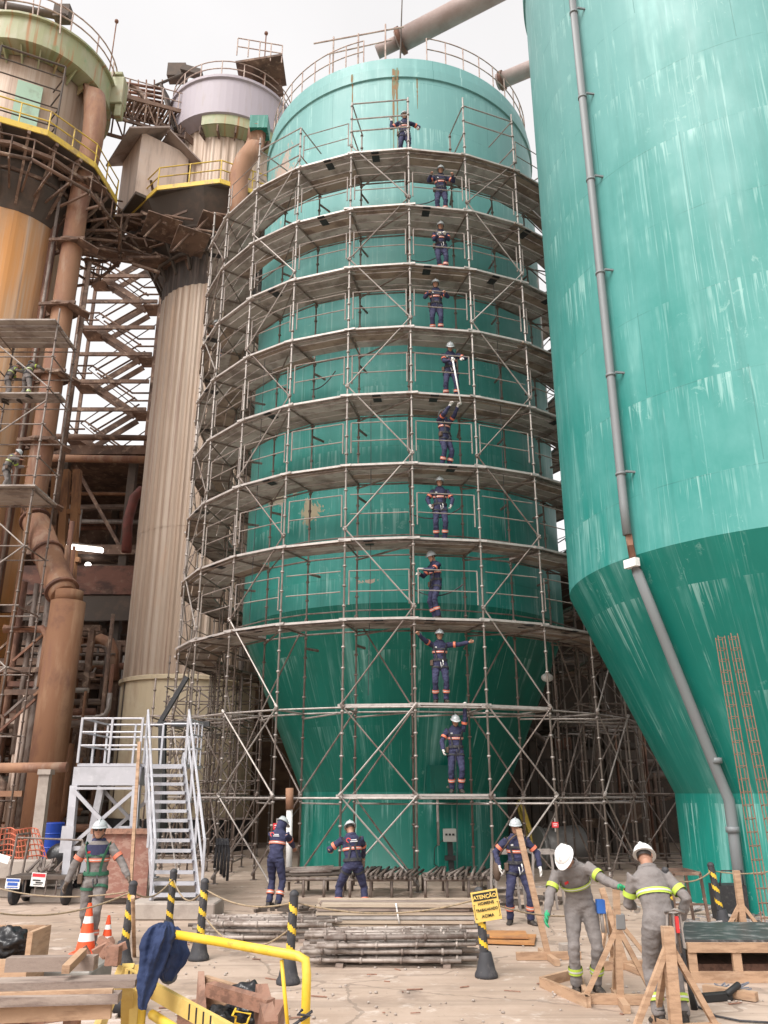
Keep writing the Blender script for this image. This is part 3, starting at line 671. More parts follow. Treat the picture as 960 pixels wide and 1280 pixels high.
# ------------------------------------------------------------------ zigzag stair tower against the sky
ts = root('stair_tower', 'open rusty zigzag stair tower standing against the sky', 'stair tower', (-14.4, 39, 17.6))
xl, xr = -16.4, -12.3; z = 17.6; k = 0
b = MB()
for x in (xl - .1, xr + .1):
    for y in (38.2, 39.8): b.bar((x, y, 17.6), (x, y, 32.5), .16, .16)
b.build('column', beam_brown, ts)
while z < 31:
    h = 1.62
    a, c_ = (xr - .9, xl + .9) if k % 2 == 0 else (xl + .9, xr - .9)
    y = 38.7 if k % 2 == 0 else 39.2
    b = MB()
    for yy in (y - .4, y + .4): b.bar((a, yy, z), (c_, yy, z + h), .08, .3)
    for yy in (y - .4, y + .4):
        b.tube((a, yy, z + 1), (c_, yy, z + h + 1), .05, n=6)
    b.build('stair_flight', beam_brown, ts)
    b = MB(); xe = c_ + (-.45 if c_ < -14 else .45)
    b.box((xe, 39, z + h), (.9, 1.1, .08))
    for hh in (.55, 1.0):
        b.tube((xe - .5, 38.3, z + h + hh), (xe + .5, 38.3, z + h + hh), .05, n=6)
        xo = xe - .5 if c_ < -14 else xe + .5; b.tube((xo, 38.3, z + h + hh), (xo, 39.7, z + h + hh), .04, n=6)
    b.bar((xl, 38, z + h - .1), (xr, 38, z + h - .1), .12, .2)
    b.build('landing', beam_brown, ts)
    z += h; k += 1
b = MB()
for i in range(4):
    z0 = 17.6 + i * 3.3; MB().tube((xl, 40, z0), (xr, 40, z0 + 3.3), .03, n=6).build('cross_brace', beam_brown, ts); MB().tube((xr, 40, z0), (xl, 40, z0 + 3.3), .03, n=6).build('cross_brace', beam_brown, ts)
pass

# ------------------------------------------------------------------ dark process building behind
tb = root('process_building', 'dark open steel process building behind the towers', 'building', (-14, 39, 0))
b = MB()
for x in (-22, -18.5, -15, -11.8, -8):
    for y in (35.5, 43): b.bar((x, y, 0), (x, y, 17.5), .35, .35)
b.build('column', dark_steel, tb)
for zz in (4.2, 8.0, 12.4, 17.3):
    b = MB(); b.box((-14.5, 39.3, zz - .1), (17, 7.4, .15)); b.bar((-22.5, 35.4, zz), (-6.2, 35.4, zz), .3, .45); b.build('floor_slab', beam_brown, tb)
band = mat('rust_red_wall_panel', (0.16, 0.075, 0.055), [((0.06, 0.035, 0.03), (.7, .7, 1.5), .42, .62, .9), ((0.24, 0.15, 0.11), (2, 2, 2), .52, .7, .6)], rough=.9, bump=.2)
MB().box((-14.3, 35.0, 10.9), (7.4, .2, 1.3)).build('wall_panel', band, tb)
MB().box((-14.3, 35.05, 9.65), (7.4, .2, 1.1)).build('wall_panel', dark_steel, tb)
MB().box((-14.5, 43.2, 8.7), (17, .3, 17.3)).build('rear_wall', beam_brown, tb)
MB().box((-22.8, 39.3, 8.7), (.3, 7.4, 17.3)).build('side_wall', dark_steel, tb)
b = MB()
for x0, z0, x1, z1 in ((-18, 12.5, -15, 17.2), (-15, 17.2, -12, 12.5), (-15, 4.3, -12, 8), (-18, 8, -15, 4.3), (-12, 8, -9, 4.3)):
    MB().bar((x0, 35.8, z0), (x1, 35.8, z1), .16, .16).build('cross_brace', beam_brown, tb)
pass
# top pipes of the building
for zz, r, mm, lab in ((17.9, .14, beam_brown, 'topmost long brown pipe along the building roof edge'), (16.8, .18, rust_light, 'pale rusty pipe just below the building roof edge')):
    single(MB().tube((-18, 35.0, zz), (-9.6, 35.0, zz - .15), r, n=12), 'pipe', mm, lab, 'pipe')
b = MB(); b.path([at(185, 610, 34.5), at(178, 612, 34.5), at(168, 622, 34.5), at(160, 650, 34.5), at(158, 690, 34.5)], .22, 12)
single(b, 'bent_pipe', mat('red_oxide_pipe', (0.17, 0.05, 0.04), [((0.09, 0.04, 0.03), (2, 2, 2), .45, .65, .7)], rough=.7), 'dark red pipe bending down beside the ribbed grey tower', 'pipe')
b = MB(); b.path([at(95, 800, 33), at(125, 800, 33), at(136, 804, 33), at(140, 815, 33), at(140, 850, 33)], .27, 12)
single(b, 'bent_pipe', rust_light, 'pale elbow pipe right of the fat brown duct', 'pipe')
single(MB().tube(at(90, 831, 33.2), at(160, 833, 33.2), .14, n=10), 'pipe', rust_light, 'straight pale pipe under the elbow pipe beside the duct', 'pipe')
# glimpse of daylight lamp strips inside the building
lampm, nt_, bb_ = _new('fluorescent_strip'); bb_.inputs['Emission Color'].default_value = (1, .97, .92, 1); bb_.inputs['Emission Strength'].default_value = 3.5
MATS['fluorescent_strip'] = lampm
t = root('strip_lamp', 'lit white strip lamp hanging inside the dark building', 'lamp', at(105, 686, 31))
MB().bar(at(84, 683, 31), at(128, 688, 31), .2, .15).build('lamp_tube', lampm, t); MB().bar(at(84, 679, 31.1), at(128, 684, 31.1), .26, .05).build('lamp_housing', dark_steel, t)
p_ = at(110, 706, 36); single(MB().ell(p_, .14, .14, .12, 8, 6), 'bulb_lamp', lampm, 'small round lit lamp below the strip lamp', 'lamp')
p_ = at(115, 792, 36); single(MB().ell(p_, .14, .14, .12, 8, 6), 'bulb_lamp', lampm, 'small round lit lamp above the pale elbow pipe', 'lamp')
b = MB()
for px in (74, 88, 62): b.bar(at(px, 745, 31.5), at(px + 9, 588, 31.5), .3, .3)
for py in (640, 700): b.bar(at(58, py, 31.5), at(100, py, 31.5), .2, .2)
single(b, 'rusty_frame', mat('orange_rust_frame', (0.30, 0.155, 0.075), [((0.14, 0.07, 0.045), (2, 2, .5), .45, .62, .85)], rough=.85), 'orange rusty steel columns right of the slanted duct', 'frame')
# pipework and clutter inside the building
rnd = random.Random(3)
tr = root('pipe_rack', 'crowded rusty pipe rack low behind the stair platform', 'pipe rack', (-13, 31, 0))
rmats = [rust, rust_light, galv_dark, beam_brown, dark_steel, duct_brown, galv, wood_old, rust_light, galv]
for i in range(88):
    y = rnd.uniform(27.5, 34.5); zz = rnd.uniform(.6, 7.8) if i < 64 else rnd.uniform(7.8, 16.5); r = rnd.choice((.05, .07, .09, .12, .17))
    x0 = -21 + rnd.uniform(0, 6); x1 = x0 + rnd.uniform(3, 9); x1 = min(x1, -10.8 if y > 30 else -9.4)
    if zz > 7.8: y = rnd.uniform(35.9, 39.5); x0 = rnd.uniform(-19, -15); x1 = min(x0 + rnd.uniform(2, 6), -10.5)
    b = MB(); mm = rnd.choice(rmats)
    if rnd.random() < .3:
        d = rnd.uniform(.8, 2.5) * rnd.choice((-1, 1)); b.path([(x0, y, zz), (x1 - .3, y, zz), (x1 - .08, y, zz + .08 * (1 if d > 0 else -1)), (x1, y, zz + .3 * (1 if d > 0 else -1)), (x1, y, zz + d if zz + d > 0 else .1)], r, 8)
    else: b.tube((x0, y, zz), (x1, y, zz + rnd.uniform(-.1, .1)), r, n=8)
    b.build('pipe', mm, tr)
for i in range(26):
    x = rnd.uniform(-20, -9.8); y = rnd.uniform(27.5, 35); b = MB(); r = rnd.choice((.05, .08, .12))
    b.tube((x, y, rnd.uniform(0, 2)), (x, y, rnd.uniform(4, 8.5)), r, n=8); b.build('riser', rnd.choice(rmats), tr)
b = MB()
for x in (-20, -17, -14, -11.2):
    for y in (27.6, 31, 34.4): b.bar((x, y, 0), (x, y, 8), .22, .22)
for y in (27.6, 31, 34.4):
    for zz in (2.2, 4.4, 6.2, 8): b.bar((-21, y, zz), (-10.9, y, zz), .16, .22)
b.build('steel_frame', beam_brown, tr)
for i in range(44):
    x = rnd.uniform(-20, -11); y = rnd.choice((27.4, 29, 31, 33)); zz = rnd.choice((2.35, 4.55, 6.35))
    w, h = rnd.uniform(.2, .8), rnd.uniform(.15, .7)
    b = MB(); b.box((x, y, zz + h / 2), (w, .4, h)); b.build('valve_box', rnd.choice([dark_steel, beam_brown, galv_dark, rust, wood_old, concrete]), tr, bevel=.03)

tl = root('riser_rack', 'dense rusty risers and brackets along the far left edge', 'pipe rack', (-12.2, 25.5, 0))
for i in range(30):
    px = rnd.uniform(-10, 66); y = rnd.uniform(25.0, 26.4); p = at(px, 900, y); b = MB(); z0 = rnd.uniform(.3, 4); z1 = z0 + rnd.uniform(3, 8.5)
    if i % 5 < 2: b.tube((p.x, y, z0), (p.x, y, min(z1, 13)), rnd.choice((.04, .06, .09, .13)), n=8)
    elif i % 5 == 2: b.bar((p.x - .8, y, z0 * 2), (p.x + .9, y, z0 * 2), .1, .16)
    elif i % 5 == 3: b.path([(p.x - 1.2, y, z0 * 2.2), (p.x, y, z0 * 2.2), (p.x + .2, y, z0 * 2.2 - .2), (p.x + .2, y, max(.1, z0 * 2.2 - 1.8))], rnd.choice((.06, .1, .14)), 8)
    else: b.bar((p.x - .6, y, z0 * 2), (p.x + .5, y, z0 * 2 + 1.1), .07, .07)
    b.build('pipe', rnd.choice([rust, rust_light, beam_brown, duct_brown, galv_dark, rust_light, clad_room]), tl)

# tangled catwalk steel between the two towers
tt = root('tangled_catwalk', 'tangle of rusty catwalk steel between the two clad towers', 'catwalk', (-11.8, 30.5, 22))
b = MB(); rnd = random.Random(11)
for i in range(120):
    p = at(rnd.uniform(95, 235), rnd.uniform(262, 330), rnd.uniform(29.6, 31.8)); d = Vector((rnd.uniform(-1.6, 1.6), rnd.uniform(-1, 1), rnd.choice((0, 0, .8, -.8)) + rnd.uniform(-.2, .2)))
    b.bar(p, p + d, rnd.uniform(.04, .12), rnd.uniform(.04, .14))
b.build('bracing', beam_brown, tt)
b = MB()
for py in (276, 300, 318):
    b.bar(at(95, py - 8, 30), at(225, py + 14, 31.5), .9, .08); b.tube(at(95, py - 34, 30), at(225, py - 12, 31.5), .04, n=6)
b.build('walkway', beam_brown, tt)
# dark plant house between the silos
tw = root('plant_house', 'black shadowed plant house between the two green silos', 'building', (13, 34, 0))
b = MB(); b.box((12.5, 37.5, 5), (20, .3, 10)); b.box((2.6, 37.4, 5), (.3, .3, 10)); b.box((22.5, 33.5, 5), (.3, 8, 10)); b.build('wall', dark_steel, tw)
MB().box((12.5, 34.0, 10.1), (20.4, 8, .3)).build('roof', dark_steel, tw)
b = MB()
for x in (5.3, 8, 11, 14): b.bar((x, 30.2, 0), (x, 30.2, 10), .3, .3)
for zz in (3.3, 6.6): b.bar((2.6, 30.2, zz), (20, 30.2, zz), .25, .3)
b.build('frame', dark_steel, tw)
MB().box((-2.0, 37.6, 7), (9.5, .3, 14)).build('wall', mat('tan_wall_panel', (0.24, 0.16, 0.10), [((0.11, 0.07, 0.05), (.5, .5, .8), .42, .62, .8)], rough=.9), tw)
rnd = random.Random(5)
for i in range(34):
    x = rnd.uniform(4.2, 9.5); y = rnd.uniform(28.5, 34); b = MB()
    if i % 3 == 0: b.tube((x, y, rnd.uniform(.3, 4.8)), (x + rnd.uniform(.8, 3), y, rnd.uniform(.3, 4.8)), rnd.choice((.05, .09, .15)), n=8)
    elif i % 3 == 1: b.box((x, y, rnd.uniform(.4, 5)), (rnd.uniform(.3, 1), .5, rnd.uniform(.3, .9)))
    else: b.tube((x, y, 0), (x, y, rnd.uniform(2, 6)), rnd.choice((.05, .08)), n=8)
    b.build('machinery', rnd.choice([dark_steel, beam_brown, galv_dark, rust, dark_steel]), tw)
b = MB(); p = at(672, 1062, 25); b.tube(p, p + Vector((1.3, .4, .1)), .55, n=20); b.tube(p + Vector((-.02, 0, 0)), p + Vector((.1, .03, 0)), .62, n=20); b.tube(p + Vector((.6, .2, -1.2)), p + Vector((.6, .2, -.4)), .15, n=8)
single(b, 'blower_duct', mat('grey_blower', (.2, .19, .18), rough=.5, metal=.3), 'short grey blower drum behind the worker with the satchel', 'blower')
b = MB(); b.bar(at(650, 1000, 25.5), at(678, 1090, 25.2), .12, .2); b.bar(at(646, 1003, 26), at(676, 1092, 25.8), .12, .2)
single(b, 'yellow_strut', yellow_rail, 'dull yellow slanted strut behind the scaffold base', 'strut')
# ------------------------------------------------------------------ round scaffold
RO, RI, STEP, A0 = 7.07, 5.86, 13.846, 1.0
def pa(i): return R(A0 + STEP * i)
def ZK(k): return 2.0 + 2.0 * k
sc = root('round_scaffold', 'tall round tube scaffold with ten levels of decks around the green silo', 'scaffold', S1)
rnd = random.Random(21)
def standard(c, r, a, z0, z1, m, collars=True):
    b = MB(); p, q = pol(c, r, a, z0), pol(c, r, a, z1)
    b.tube(p, q, .026, n=7)
    z = z0 + .3
    while collars and z < z1:
        b.tube(pol(c, r, a, z), pol(c, r, a, z + .045), .047, n=7); z += .5
    if z0 < .1: b.box(p, (.16, .16, .02)); b.tube(p, p + Vector((0, 0, .25)), .034, n=7)
    return b
for i in range(26):
    n = i if i < 14 else i - 26
    top = 20 + rnd.uniform(-.1, .35) + (2.0 if n in (-1, 0, -2, 1, -3, 2, 3) else 1.2)
    if n in (-2,): top = 21.5
    standard(S1, RO, pa(n), 0, top, galv).build('standard', galv, sc)
    standard(S1, RI, pa(n), 0, 20 + (1.9 if n in (-1, 1) else .9), galv_dark, abs(n) < 8).build('standard', galv_dark, sc)
# decks: eight full rings of boards, two catwalk levels
def boards(b, i, z, rs, over=.1, dz=0.0, th=.055):
    a1, a2 = pa(i), pa(i + 1)
    for j, (r0, r1) in enumerate(rs):
        zz = z + dz + rnd.uniform(-.012, .012)
        p1, p2, p3, p4 = pol(S1, r0, a1, zz), pol(S1, r1, a1, zz), pol(S1, r1, a2, zz), pol(S1, r0, a2, zz)
        d = (p3 - p2).normalized() * (over if j == len(rs) - 1 else over * .3)
        q = [p1 - d, p2 - d, p3 + d, p4 + d]; lo = [v - Vector((0, 0, th)) for v in q]
        edge = 1 if j == len(rs) - 1 else 0; mi_ = rnd.choice((0, 0, 3, 4))
        b.add(q + lo, [(0, 1, 2, 3), (7, 6, 5, 4), (0, 4, 5, 1), (2, 6, 7, 3), (0, 3, 7, 4)], mi_)
        b.add([q[1], q[2], lo[2], lo[1]], [(0, 3, 2, 1)], edge)
for k in range(2, 10):
    z = ZK(k); b = MB()
    for i in range(26):
        n = i if i < 14 else i - 26
        rs = [(5.86, 6.15), (6.185, 6.475), (6.51, 6.80), (6.835, 7.14)]
        if rnd.random() < .12: rs = rs[1:]
        boards(b, n, z, rs, over=.07 + rnd.random() * .14, dz=.022 if n % 2 else 0.0)
        if n % 2:   # steel stiffener under the board joint
            pass
        # black hook straps under some boards
        if rnd.random() < .35:
            am = (pa(n) + pa(n + 1)) / 2 + R(rnd.uniform(-4, 4)); c = pol(S1, 6.45, am, z - .064)
            b.box(pol(S1, 6.9, am, z - .062), (.22, .42, .012), rz=am, mi=2)
    b.build('deck', [plank, plank_edge, black_paint, plank_b, plank_c], sc)
b = MB()
for n in (-1, 0, 1): boards(b, n, ZK(1), [(6.45, 6.75), (6.77, 7.05)], .12)
b.build('deck', [plank, plank_edge, black_paint, plank_b, plank_c], sc)
b = MB()
for n in (-1, 0): boards(b, n, ZK(0), [(6.45, 6.75), (6.77, 7.05)], .12)
b.build('deck', [plank, plank_edge, black_paint, plank_b, plank_c], sc)
# ledger rings and transoms: one ring per level
for k in range(0, 10):
    z = ZK(k) - .09; b = MB()
    for i in range(26):
        n = i if i < 14 else i - 26
        if k == 0 and n in (5, 6): pass
        b.tube(pol(S1, RO - .01, pa(n), z), pol(S1, RO - .01, pa(n + 1), z), .023, n=6, cap=False)
        b.tube(pol(S1, RI, pa(n), z), pol(S1, RI, pa(n + 1), z), .023, n=6, cap=False)
        b.tube(pol(S1, RI - .1, pa(n), z), pol(S1, RO, pa(n), z), .023, n=6, cap=False)
        if k > 1 and n % 2: b.tube(pol(S1, RI, pa(n), z - .1), pol(S1, RO, pa(n + 1), z - .1), .023, n=6, cap=False)
        if k < 2:
            b.tube(pol(S1, RI, pa(n), z + .1 * 0 - .12), pol(S1, RO, pa(n + 1), z - .12), .022, n=6, cap=False)
        if k > 1:
            b.tube(pol(S1, RI, pa(n), z + .55), pol(S1, RI, pa(n + 1), z + .55), .02, n=6, cap=False)
            if rnd.random() < .6: b.tube(pol(S1, RI, pa(n), z - .35), pol(S1, RI - .45, pa(n) + .02, z - .35), .035, n=6)
    b.build('ledger_ring', galv_dark if k > 1 else galv, sc)
# guard frames, one per bay and level in front
rest = MB()
for k in range(2, 10):
    for i in range(26):
        n = i if i < 14 else i - 26
        z = ZK(k); front = -6 <= n <= 5
        b = MB() if front else rest
        e = R(.9)
        p, q = pol(S1, RO - .03, pa(n) + e, 0), pol(S1, RO - .03, pa(n + 1) - e, 0)
        U = Vector((0, 0, 1))
        if k == 9 and n in (0,): hs_ = ()
        else: hs_ = (1.2, .68)
        if k == 9: hs_ = (1.2, .65) if n % 2 == 0 and n != 0 else (())
        for h in hs_: b.tube(p + U * (z + h), q + U * (z + h), .015, n=6)
        if hs_ and rnd.random() < .8:
            b.tube(p + U * (z + 1.2), p + U * (z + .35), .019, n=6); b.tube(q + U * (z + 1.2), q + U * (z + .35), .019, n=6)
        if front and b.v: b.build('guard_frame', frame_m, sc)
rest.build('guard_frame', galv, sc, kind='stuff')
# top level open frames
for n0, n1, zt in ((-1, 0, 21.95), (1, 2, 21.95), (-3, -2, 21.6), (3, 4, 21)):
    b = MB()
    for z in (zt - .05, zt - .65, zt - 1.1):
        if z < zt - 1 and n0 == 1: continue
        b.tube(pol(S1, RO, pa(n0), z), pol(S1, RO, pa(n1), z), .023, n=6)
    for n in (n0, n1): b.tube(pol(S1, RO, pa(n), zt - .05), pol(S1, RI, pa(n), zt - .05), .023, n=6); b.tube(pol(S1, RO, pa(n), zt - 1.1), pol(S1, RI, pa(n), zt - 1.1), .023, n=6)
    b.build('top_frame', galv, sc)
# diagonal braces
def brace(p, q, m, r=.022):
    p, q = Vector(p), Vector(q); d = (q - p).normalized(); b = MB().tube(p - d * .06, q + d * .06, r, n=6)
    for e in (p, q): b.tube(e - d * .05, e + d * .05, .042, n=6)
    b.build('brace', m, sc)
restb = MB(); cnt = 0
for n in range(-13, 13):
    if n % 2 == 0: continue
    for k in range(-1, 9):
        z0, z1 = (ZK(k) + .28 if k > 1 else ZK(k)) if k >= 0 else .15, ZK(k + 1) + (.28 if k > 0 else -.05)
        up = (k + (n - 1) // 2) % 2 == 0
        a, c = (pa(n), pa(n + 1)) if up else (pa(n + 1), pa(n))
        p, q = pol(S1, RO + .03, a, z0), pol(S1, RO + .03, c, z1)
        if -7 <= n <= 5: brace(p, q, galv if rnd.random() < .6 else galv_dark, .020)
        else: restb.tube(p, q, .022, n=6)
        if k <= 0 and -5 <= n <= 5:
            brace(pol(S1, RO + .05, c, z0), pol(S1, RO + .05, a, z1), galv)
        if k <= 1 and -5 <= n <= 5:
            brace(pol(S1, RI + .03, c, z0), pol(S1, RI + .03, a, z1), galv_dark)
restb.build('brace', galv, sc, kind='stuff')
for n in (2, -2, 4, -4):    # extra bracing in the legs
    for k in (-1, 0): brace(pol(S1, RI + .03, pa(n), .15 if k < 0 else 2), pol(S1, RI + .03, pa(n + 1), 2 if k < 0 else 3.95), galv_dark)
# sagging cables and hoses along the decks
b = MB()
for k, n, s in ((8, 0, .25), (7, -0, .3), (3, 0, .2), (5, -2, .15), (2, 0, .25)):
    p, q = pol(S1, RI + .1, pa(n), ZK(k) + 1.0), pol(S1, RO - .2, pa(n + 1) - .06, ZK(k) + .9)
    b.path([p.lerp(q, t / 10) - Vector((0, 0, s * 4 * (t / 10) * (1 - t / 10))) for t in range(11)], .016, 6)
single(b, 'hose', rubber, 'black hoses sagging beside workers on the scaffold levels', 'hose')

for n, k0, k1, dx in ((-1, 1, 5, .35), (1, 3, 8, .5), (-3, 2, 6, .3), (0, -1, 1, .55)):
    a = pa(n) + dx * R(STEP); b = MB(); b.path([pol(S1, RO - .25, a, ZK(k1) - .1), pol(S1, RO - .2, a + .004, (ZK(k0) + ZK(k1)) / 2), pol(S1, RO - .22, a - .003, ZK(k0) + .2)], .009, 5)
    single(b, 'hanging_rope', rubber, 'thin dark rope hanging down inside the round scaffold decks', 'rope', 'ropes hanging inside the scaffold')
# scaffold grids
def grid_scaffold(label, xs, ys, lv, ztop, m, braces=True, step=.5, md=None):
    t = root('tube_scaffold', label, 'scaffold', (sum(xs) / len(xs), sum(ys) / len(ys), 0), group='scaffold towers beside the round scaffold')
    for x in xs:
        for y in ys:
            b = MB(); zt = ztop + rnd.uniform(-.4, .4); b.tube((x, y, 0), (x, y, zt), .025, n=7)
            z = .3
            while z < zt: b.tube((x, y, z), (x, y, z + .045), .045, n=7); z += step
            b.box((x, y, .01), (.15, .15, .02)); b.build('standard', m, t)
    for z in lv:
        b = MB()
        for y in ys: b.tube((xs[0] - .1, y, z), (xs[-1] + .1, y, z), .023, n=6)
        for x in xs: b.tube((x, ys[0] - .1, z - .05), (x, ys[-1] + .1, z - .05), .023, n=6)
        b.build('ledger', m, t)
    if braces:
        for j in range(len(xs) - 1):
            for i in range(len(lv) - 1):
                for y in (ys[0] - .03, ys[-1] + .03):
                    a, c = (xs[j], xs[j + 1]) if (i + j) % 2 else (xs[j + 1], xs[j])
                    MB().tube((a, y, lv[i]), (c, y, lv[i + 1]), .021, n=6).build('brace', m, t)
    return t
grid_scaffold('dark tube scaffold between the two silos right of the decks', (5.35, 6.55, 7.9, 8.9), (22.9, 24.6, 26.3), (.3, 2.0, 4.0, 4.35, 6.0), 6.4, galv_dark)
grid_scaffold('close-set tube lattice in front of the cream tower base', (-7.5, -6.7, -5.9, -5.1, -4.3), (28.6, 29.6), (.4, 1.2, 2.1, 2.4, 3.3, 3.9, 4.3, 5.0, 5.5), 6.4, galv_dark)
grid_scaffold('slender tube scaffold behind the grey stairs left of the silo', (-6.6, -5.3, -4.1), (23.8, 25.4), (.3, 2.0, 3.9, 4.1), 5.2, galv_dark)

# left scaffold hugging the orange tower, with workers
lsc = root('tower_scaffold', 'narrow tube scaffold with two decks hung along the orange tower', 'scaffold', (-12.4, 24, 0))
xs = (-14.6, -12.9, -10.75); ys = (23.3, 24.9)
for x in xs:
    for y in ys:
        b = MB(); b.tube((x, y, 0), (x, y, 17.2), .03, n=7); z = .4
        while z < 17: b.tube((x, y, z), (x, y, z + .05), .05, n=7); z += .6
        b.build('standard', galv_dark, lsc)
for z in (1.8, 3.6, 5.4, 7.2, 9.0, 10.8, 11.9, 13.0, 14.3, 15.4, 16.5):
    b = MB()
    for y in ys: b.tube((xs[0], y, z), (xs[-1] + .1, y, z), .024, n=6)
    for x in xs: b.tube((x, ys[0], z), (x, ys[1], z), .024, n=6)
    b.build('ledger', galv_dark, lsc)
for z in (10.8, 14.3, 16.6):
    b = MB()
    for j in range(5):
        if z == 14.3 and j not in (2, 3): continue
        y = 23.25 + .36 * j; b.box((-12.65 if z < 16 else -12.2, y, z + .06), (4.1 if z < 16 else 2.9, .33, .05), mi=0)
    b.build('deck', plank, lsc)
for i, z in enumerate((1.8, 3.6, 5.4, 7.2, 9, 12, 14.3)):
    MB().tube((xs[1] if i % 2 else xs[2], 23.27, z), (xs[2] if i % 2 else xs[1], 23.27, z + 1.8), .022, n=6).build('brace', galv, lsc)
# ------------------------------------------------------------------ people
navy = mat('navy_coverall', (0.022, 0.024, 0.062), [((0.042, 0.044, 0.10), (3, 3, 3), .4, .65, .7), ((0.075, 0.07, 0.10), (9, 9, 6), .58, .75, .5)], rough=.85, bump=.5, bscale=22)
greyc = mat('grey_coverall', (0.20, 0.18, 0.172), [((0.13, 0.117, 0.112), (4, 4, 3), .4, .65, .7), ((0.27, 0.245, 0.235), (9, 9, 6), .55, .75, .5)], rough=.9, bump=.5, bscale=20)
skin = mat('skin', (0.36, 0.19, 0.125), [((0.28, 0.13, 0.085), (9, 9, 9), .45, .7, .5)], rough=.55)
hairm = mat('dark_hair', (0.02, 0.015, 0.012), rough=.7)
lips = mat('lips', (0.28, 0.10, 0.08), rough=.5)
eyew = mat('eye', (0.55, 0.52, 0.5), rough=.3)
eyed = mat('iris', (0.015, 0.01, 0.008), rough=.2)
helm_g = mat('helmet_grey', (0.40, 0.43, 0.44), [((0.28, 0.3, 0.31), (8, 8, 8), .5, .7, .5)], rough=.35)
helm_w = mat('helmet_white', (0.78, 0.78, 0.77), [((0.55, 0.54, 0.52), (9, 9, 9), .55, .75, .4)], rough=.3)
glove_w = mat('glove_white', (0.62, 0.60, 0.57), [((0.4, 0.38, 0.35), (20, 20, 20), .5, .7, .5)], rough=.85)
glove_g = mat('glove_green', (0.02, 0.30, 0.13), [((0.03, 0.2, 0.1), (20, 20, 20), .5, .7, .5)], rough=.7)
boot_m = mat('work_boot', (0.03, 0.024, 0.02), [((0.13, 0.10, 0.08), (15, 15, 15), .5, .7, .6)], rough=.7)
band_o = mat('orange_band', (0.62, 0.17, 0.10), [((0.6, 0.2, 0.12), (15, 15, 15), .5, .7, .4)], rough=.6)
band_y = mat('lime_band', (0.42, 0.56, 0.07), [((0.4, 0.55, 0.12), (15, 15, 15), .55, .75, .4)], rough=.6)
silver = mat('silver_tape', (0.62, 0.62, 0.60), rough=.35, metal=.3)
strap_m = mat('harness_strap', (0.03, 0.03, 0.035), [((0.12, 0.11, 0.1), (20, 20, 20), .5, .7, .5)], rough=.8)
strap_g = mat('harness_green', (0.03, 0.12, 0.07), rough=.8)
leather = mat('tool_bag', (0.10, 0.065, 0.045), rough=.75)
glassm = mat('dark_goggles', (0.01, 0.01, 0.012), rough=.15)
logo_r = mat('logo_red', (0.55, 0.03, 0.03), rough=.6)
logo_w = mat('logo_white', (0.7, 0.7, 0.7), rough=.6)

def ik(a, t, l1, l2, pole):
    a, t, pole = Vector(a), Vector(t), Vector(pole); d = t - a; L = d.length
    if L > (l1 + l2) * .995: t = a + d.normalized() * (l1 + l2) * .995; d = t - a; L = d.length
    u = d / L; x = (l1 * l1 - l2 * l2 + L * L) / (2 * L); h = sqrt(max(0, l1 * l1 - x * x))
    n = pole - u * pole.dot(u); n.normalize()
    return a + u * x + n * h, t
TMP = bpy.data.scenes.new('workbench')
def remesh(mb, vox, name, m, parent, wr=0.0, sm=2, seed=0):
    me = bpy.data.meshes.new('tmp'); me.from_pydata([tuple(v) for v in mb.v], [], mb.f); me.update()
    o = bpy.data.objects.new('tmp', me); TMP.collection.objects.link(o)
    r = o.modifiers.new('r', 'REMESH'); r.mode = 'VOXEL'; r.voxel_size = vox; r.use_smooth_shade = True
    s = o.modifiers.new('s', 'SMOOTH'); s.factor = .6; s.iterations = sm
    TMP.view_layers[0].update(); dg = TMP.view_layers[0].depsgraph
    res = bpy.data.meshes.new_from_object(o.evaluated_get(dg)); bpy.data.objects.remove(o); bpy.data.meshes.remove(me)
    res.name = name
    if wr:
        off = Vector((seed * 3.7, seed * 1.3, 0))
        nrm = [v.normal.copy() for v in res.vertices]; cos_ = []
        for v, vn in zip(res.vertices, nrm):
            p = v.co
            q = Vector((p.x * 9, p.y * 9, p.z * 16)) + off
            cos_ += (p + vn * (wr * noise.noise(q) + wr * .5 * noise.noise(q * 2.3) - wr * .2))[:]
        res.vertices.foreach_set('co', cos_)
    res.materials.clear(); res.materials.append(m)
    for p in res.polygons: p.use_smooth = True
    ob = bpy.data.objects.new(name, res); COL.objects.link(ob); ob.parent = parent
    return ob
SEC = [(-.10, .125, .095), (-.04, .160, .115), (.03, .165, .120), (.12, .150, .112), (.22, .158, .116), (.32, .172, .122), (.42, .178, .115), (.48, .155, .100), (.52, .100, .082), (.555, .062, .064)]
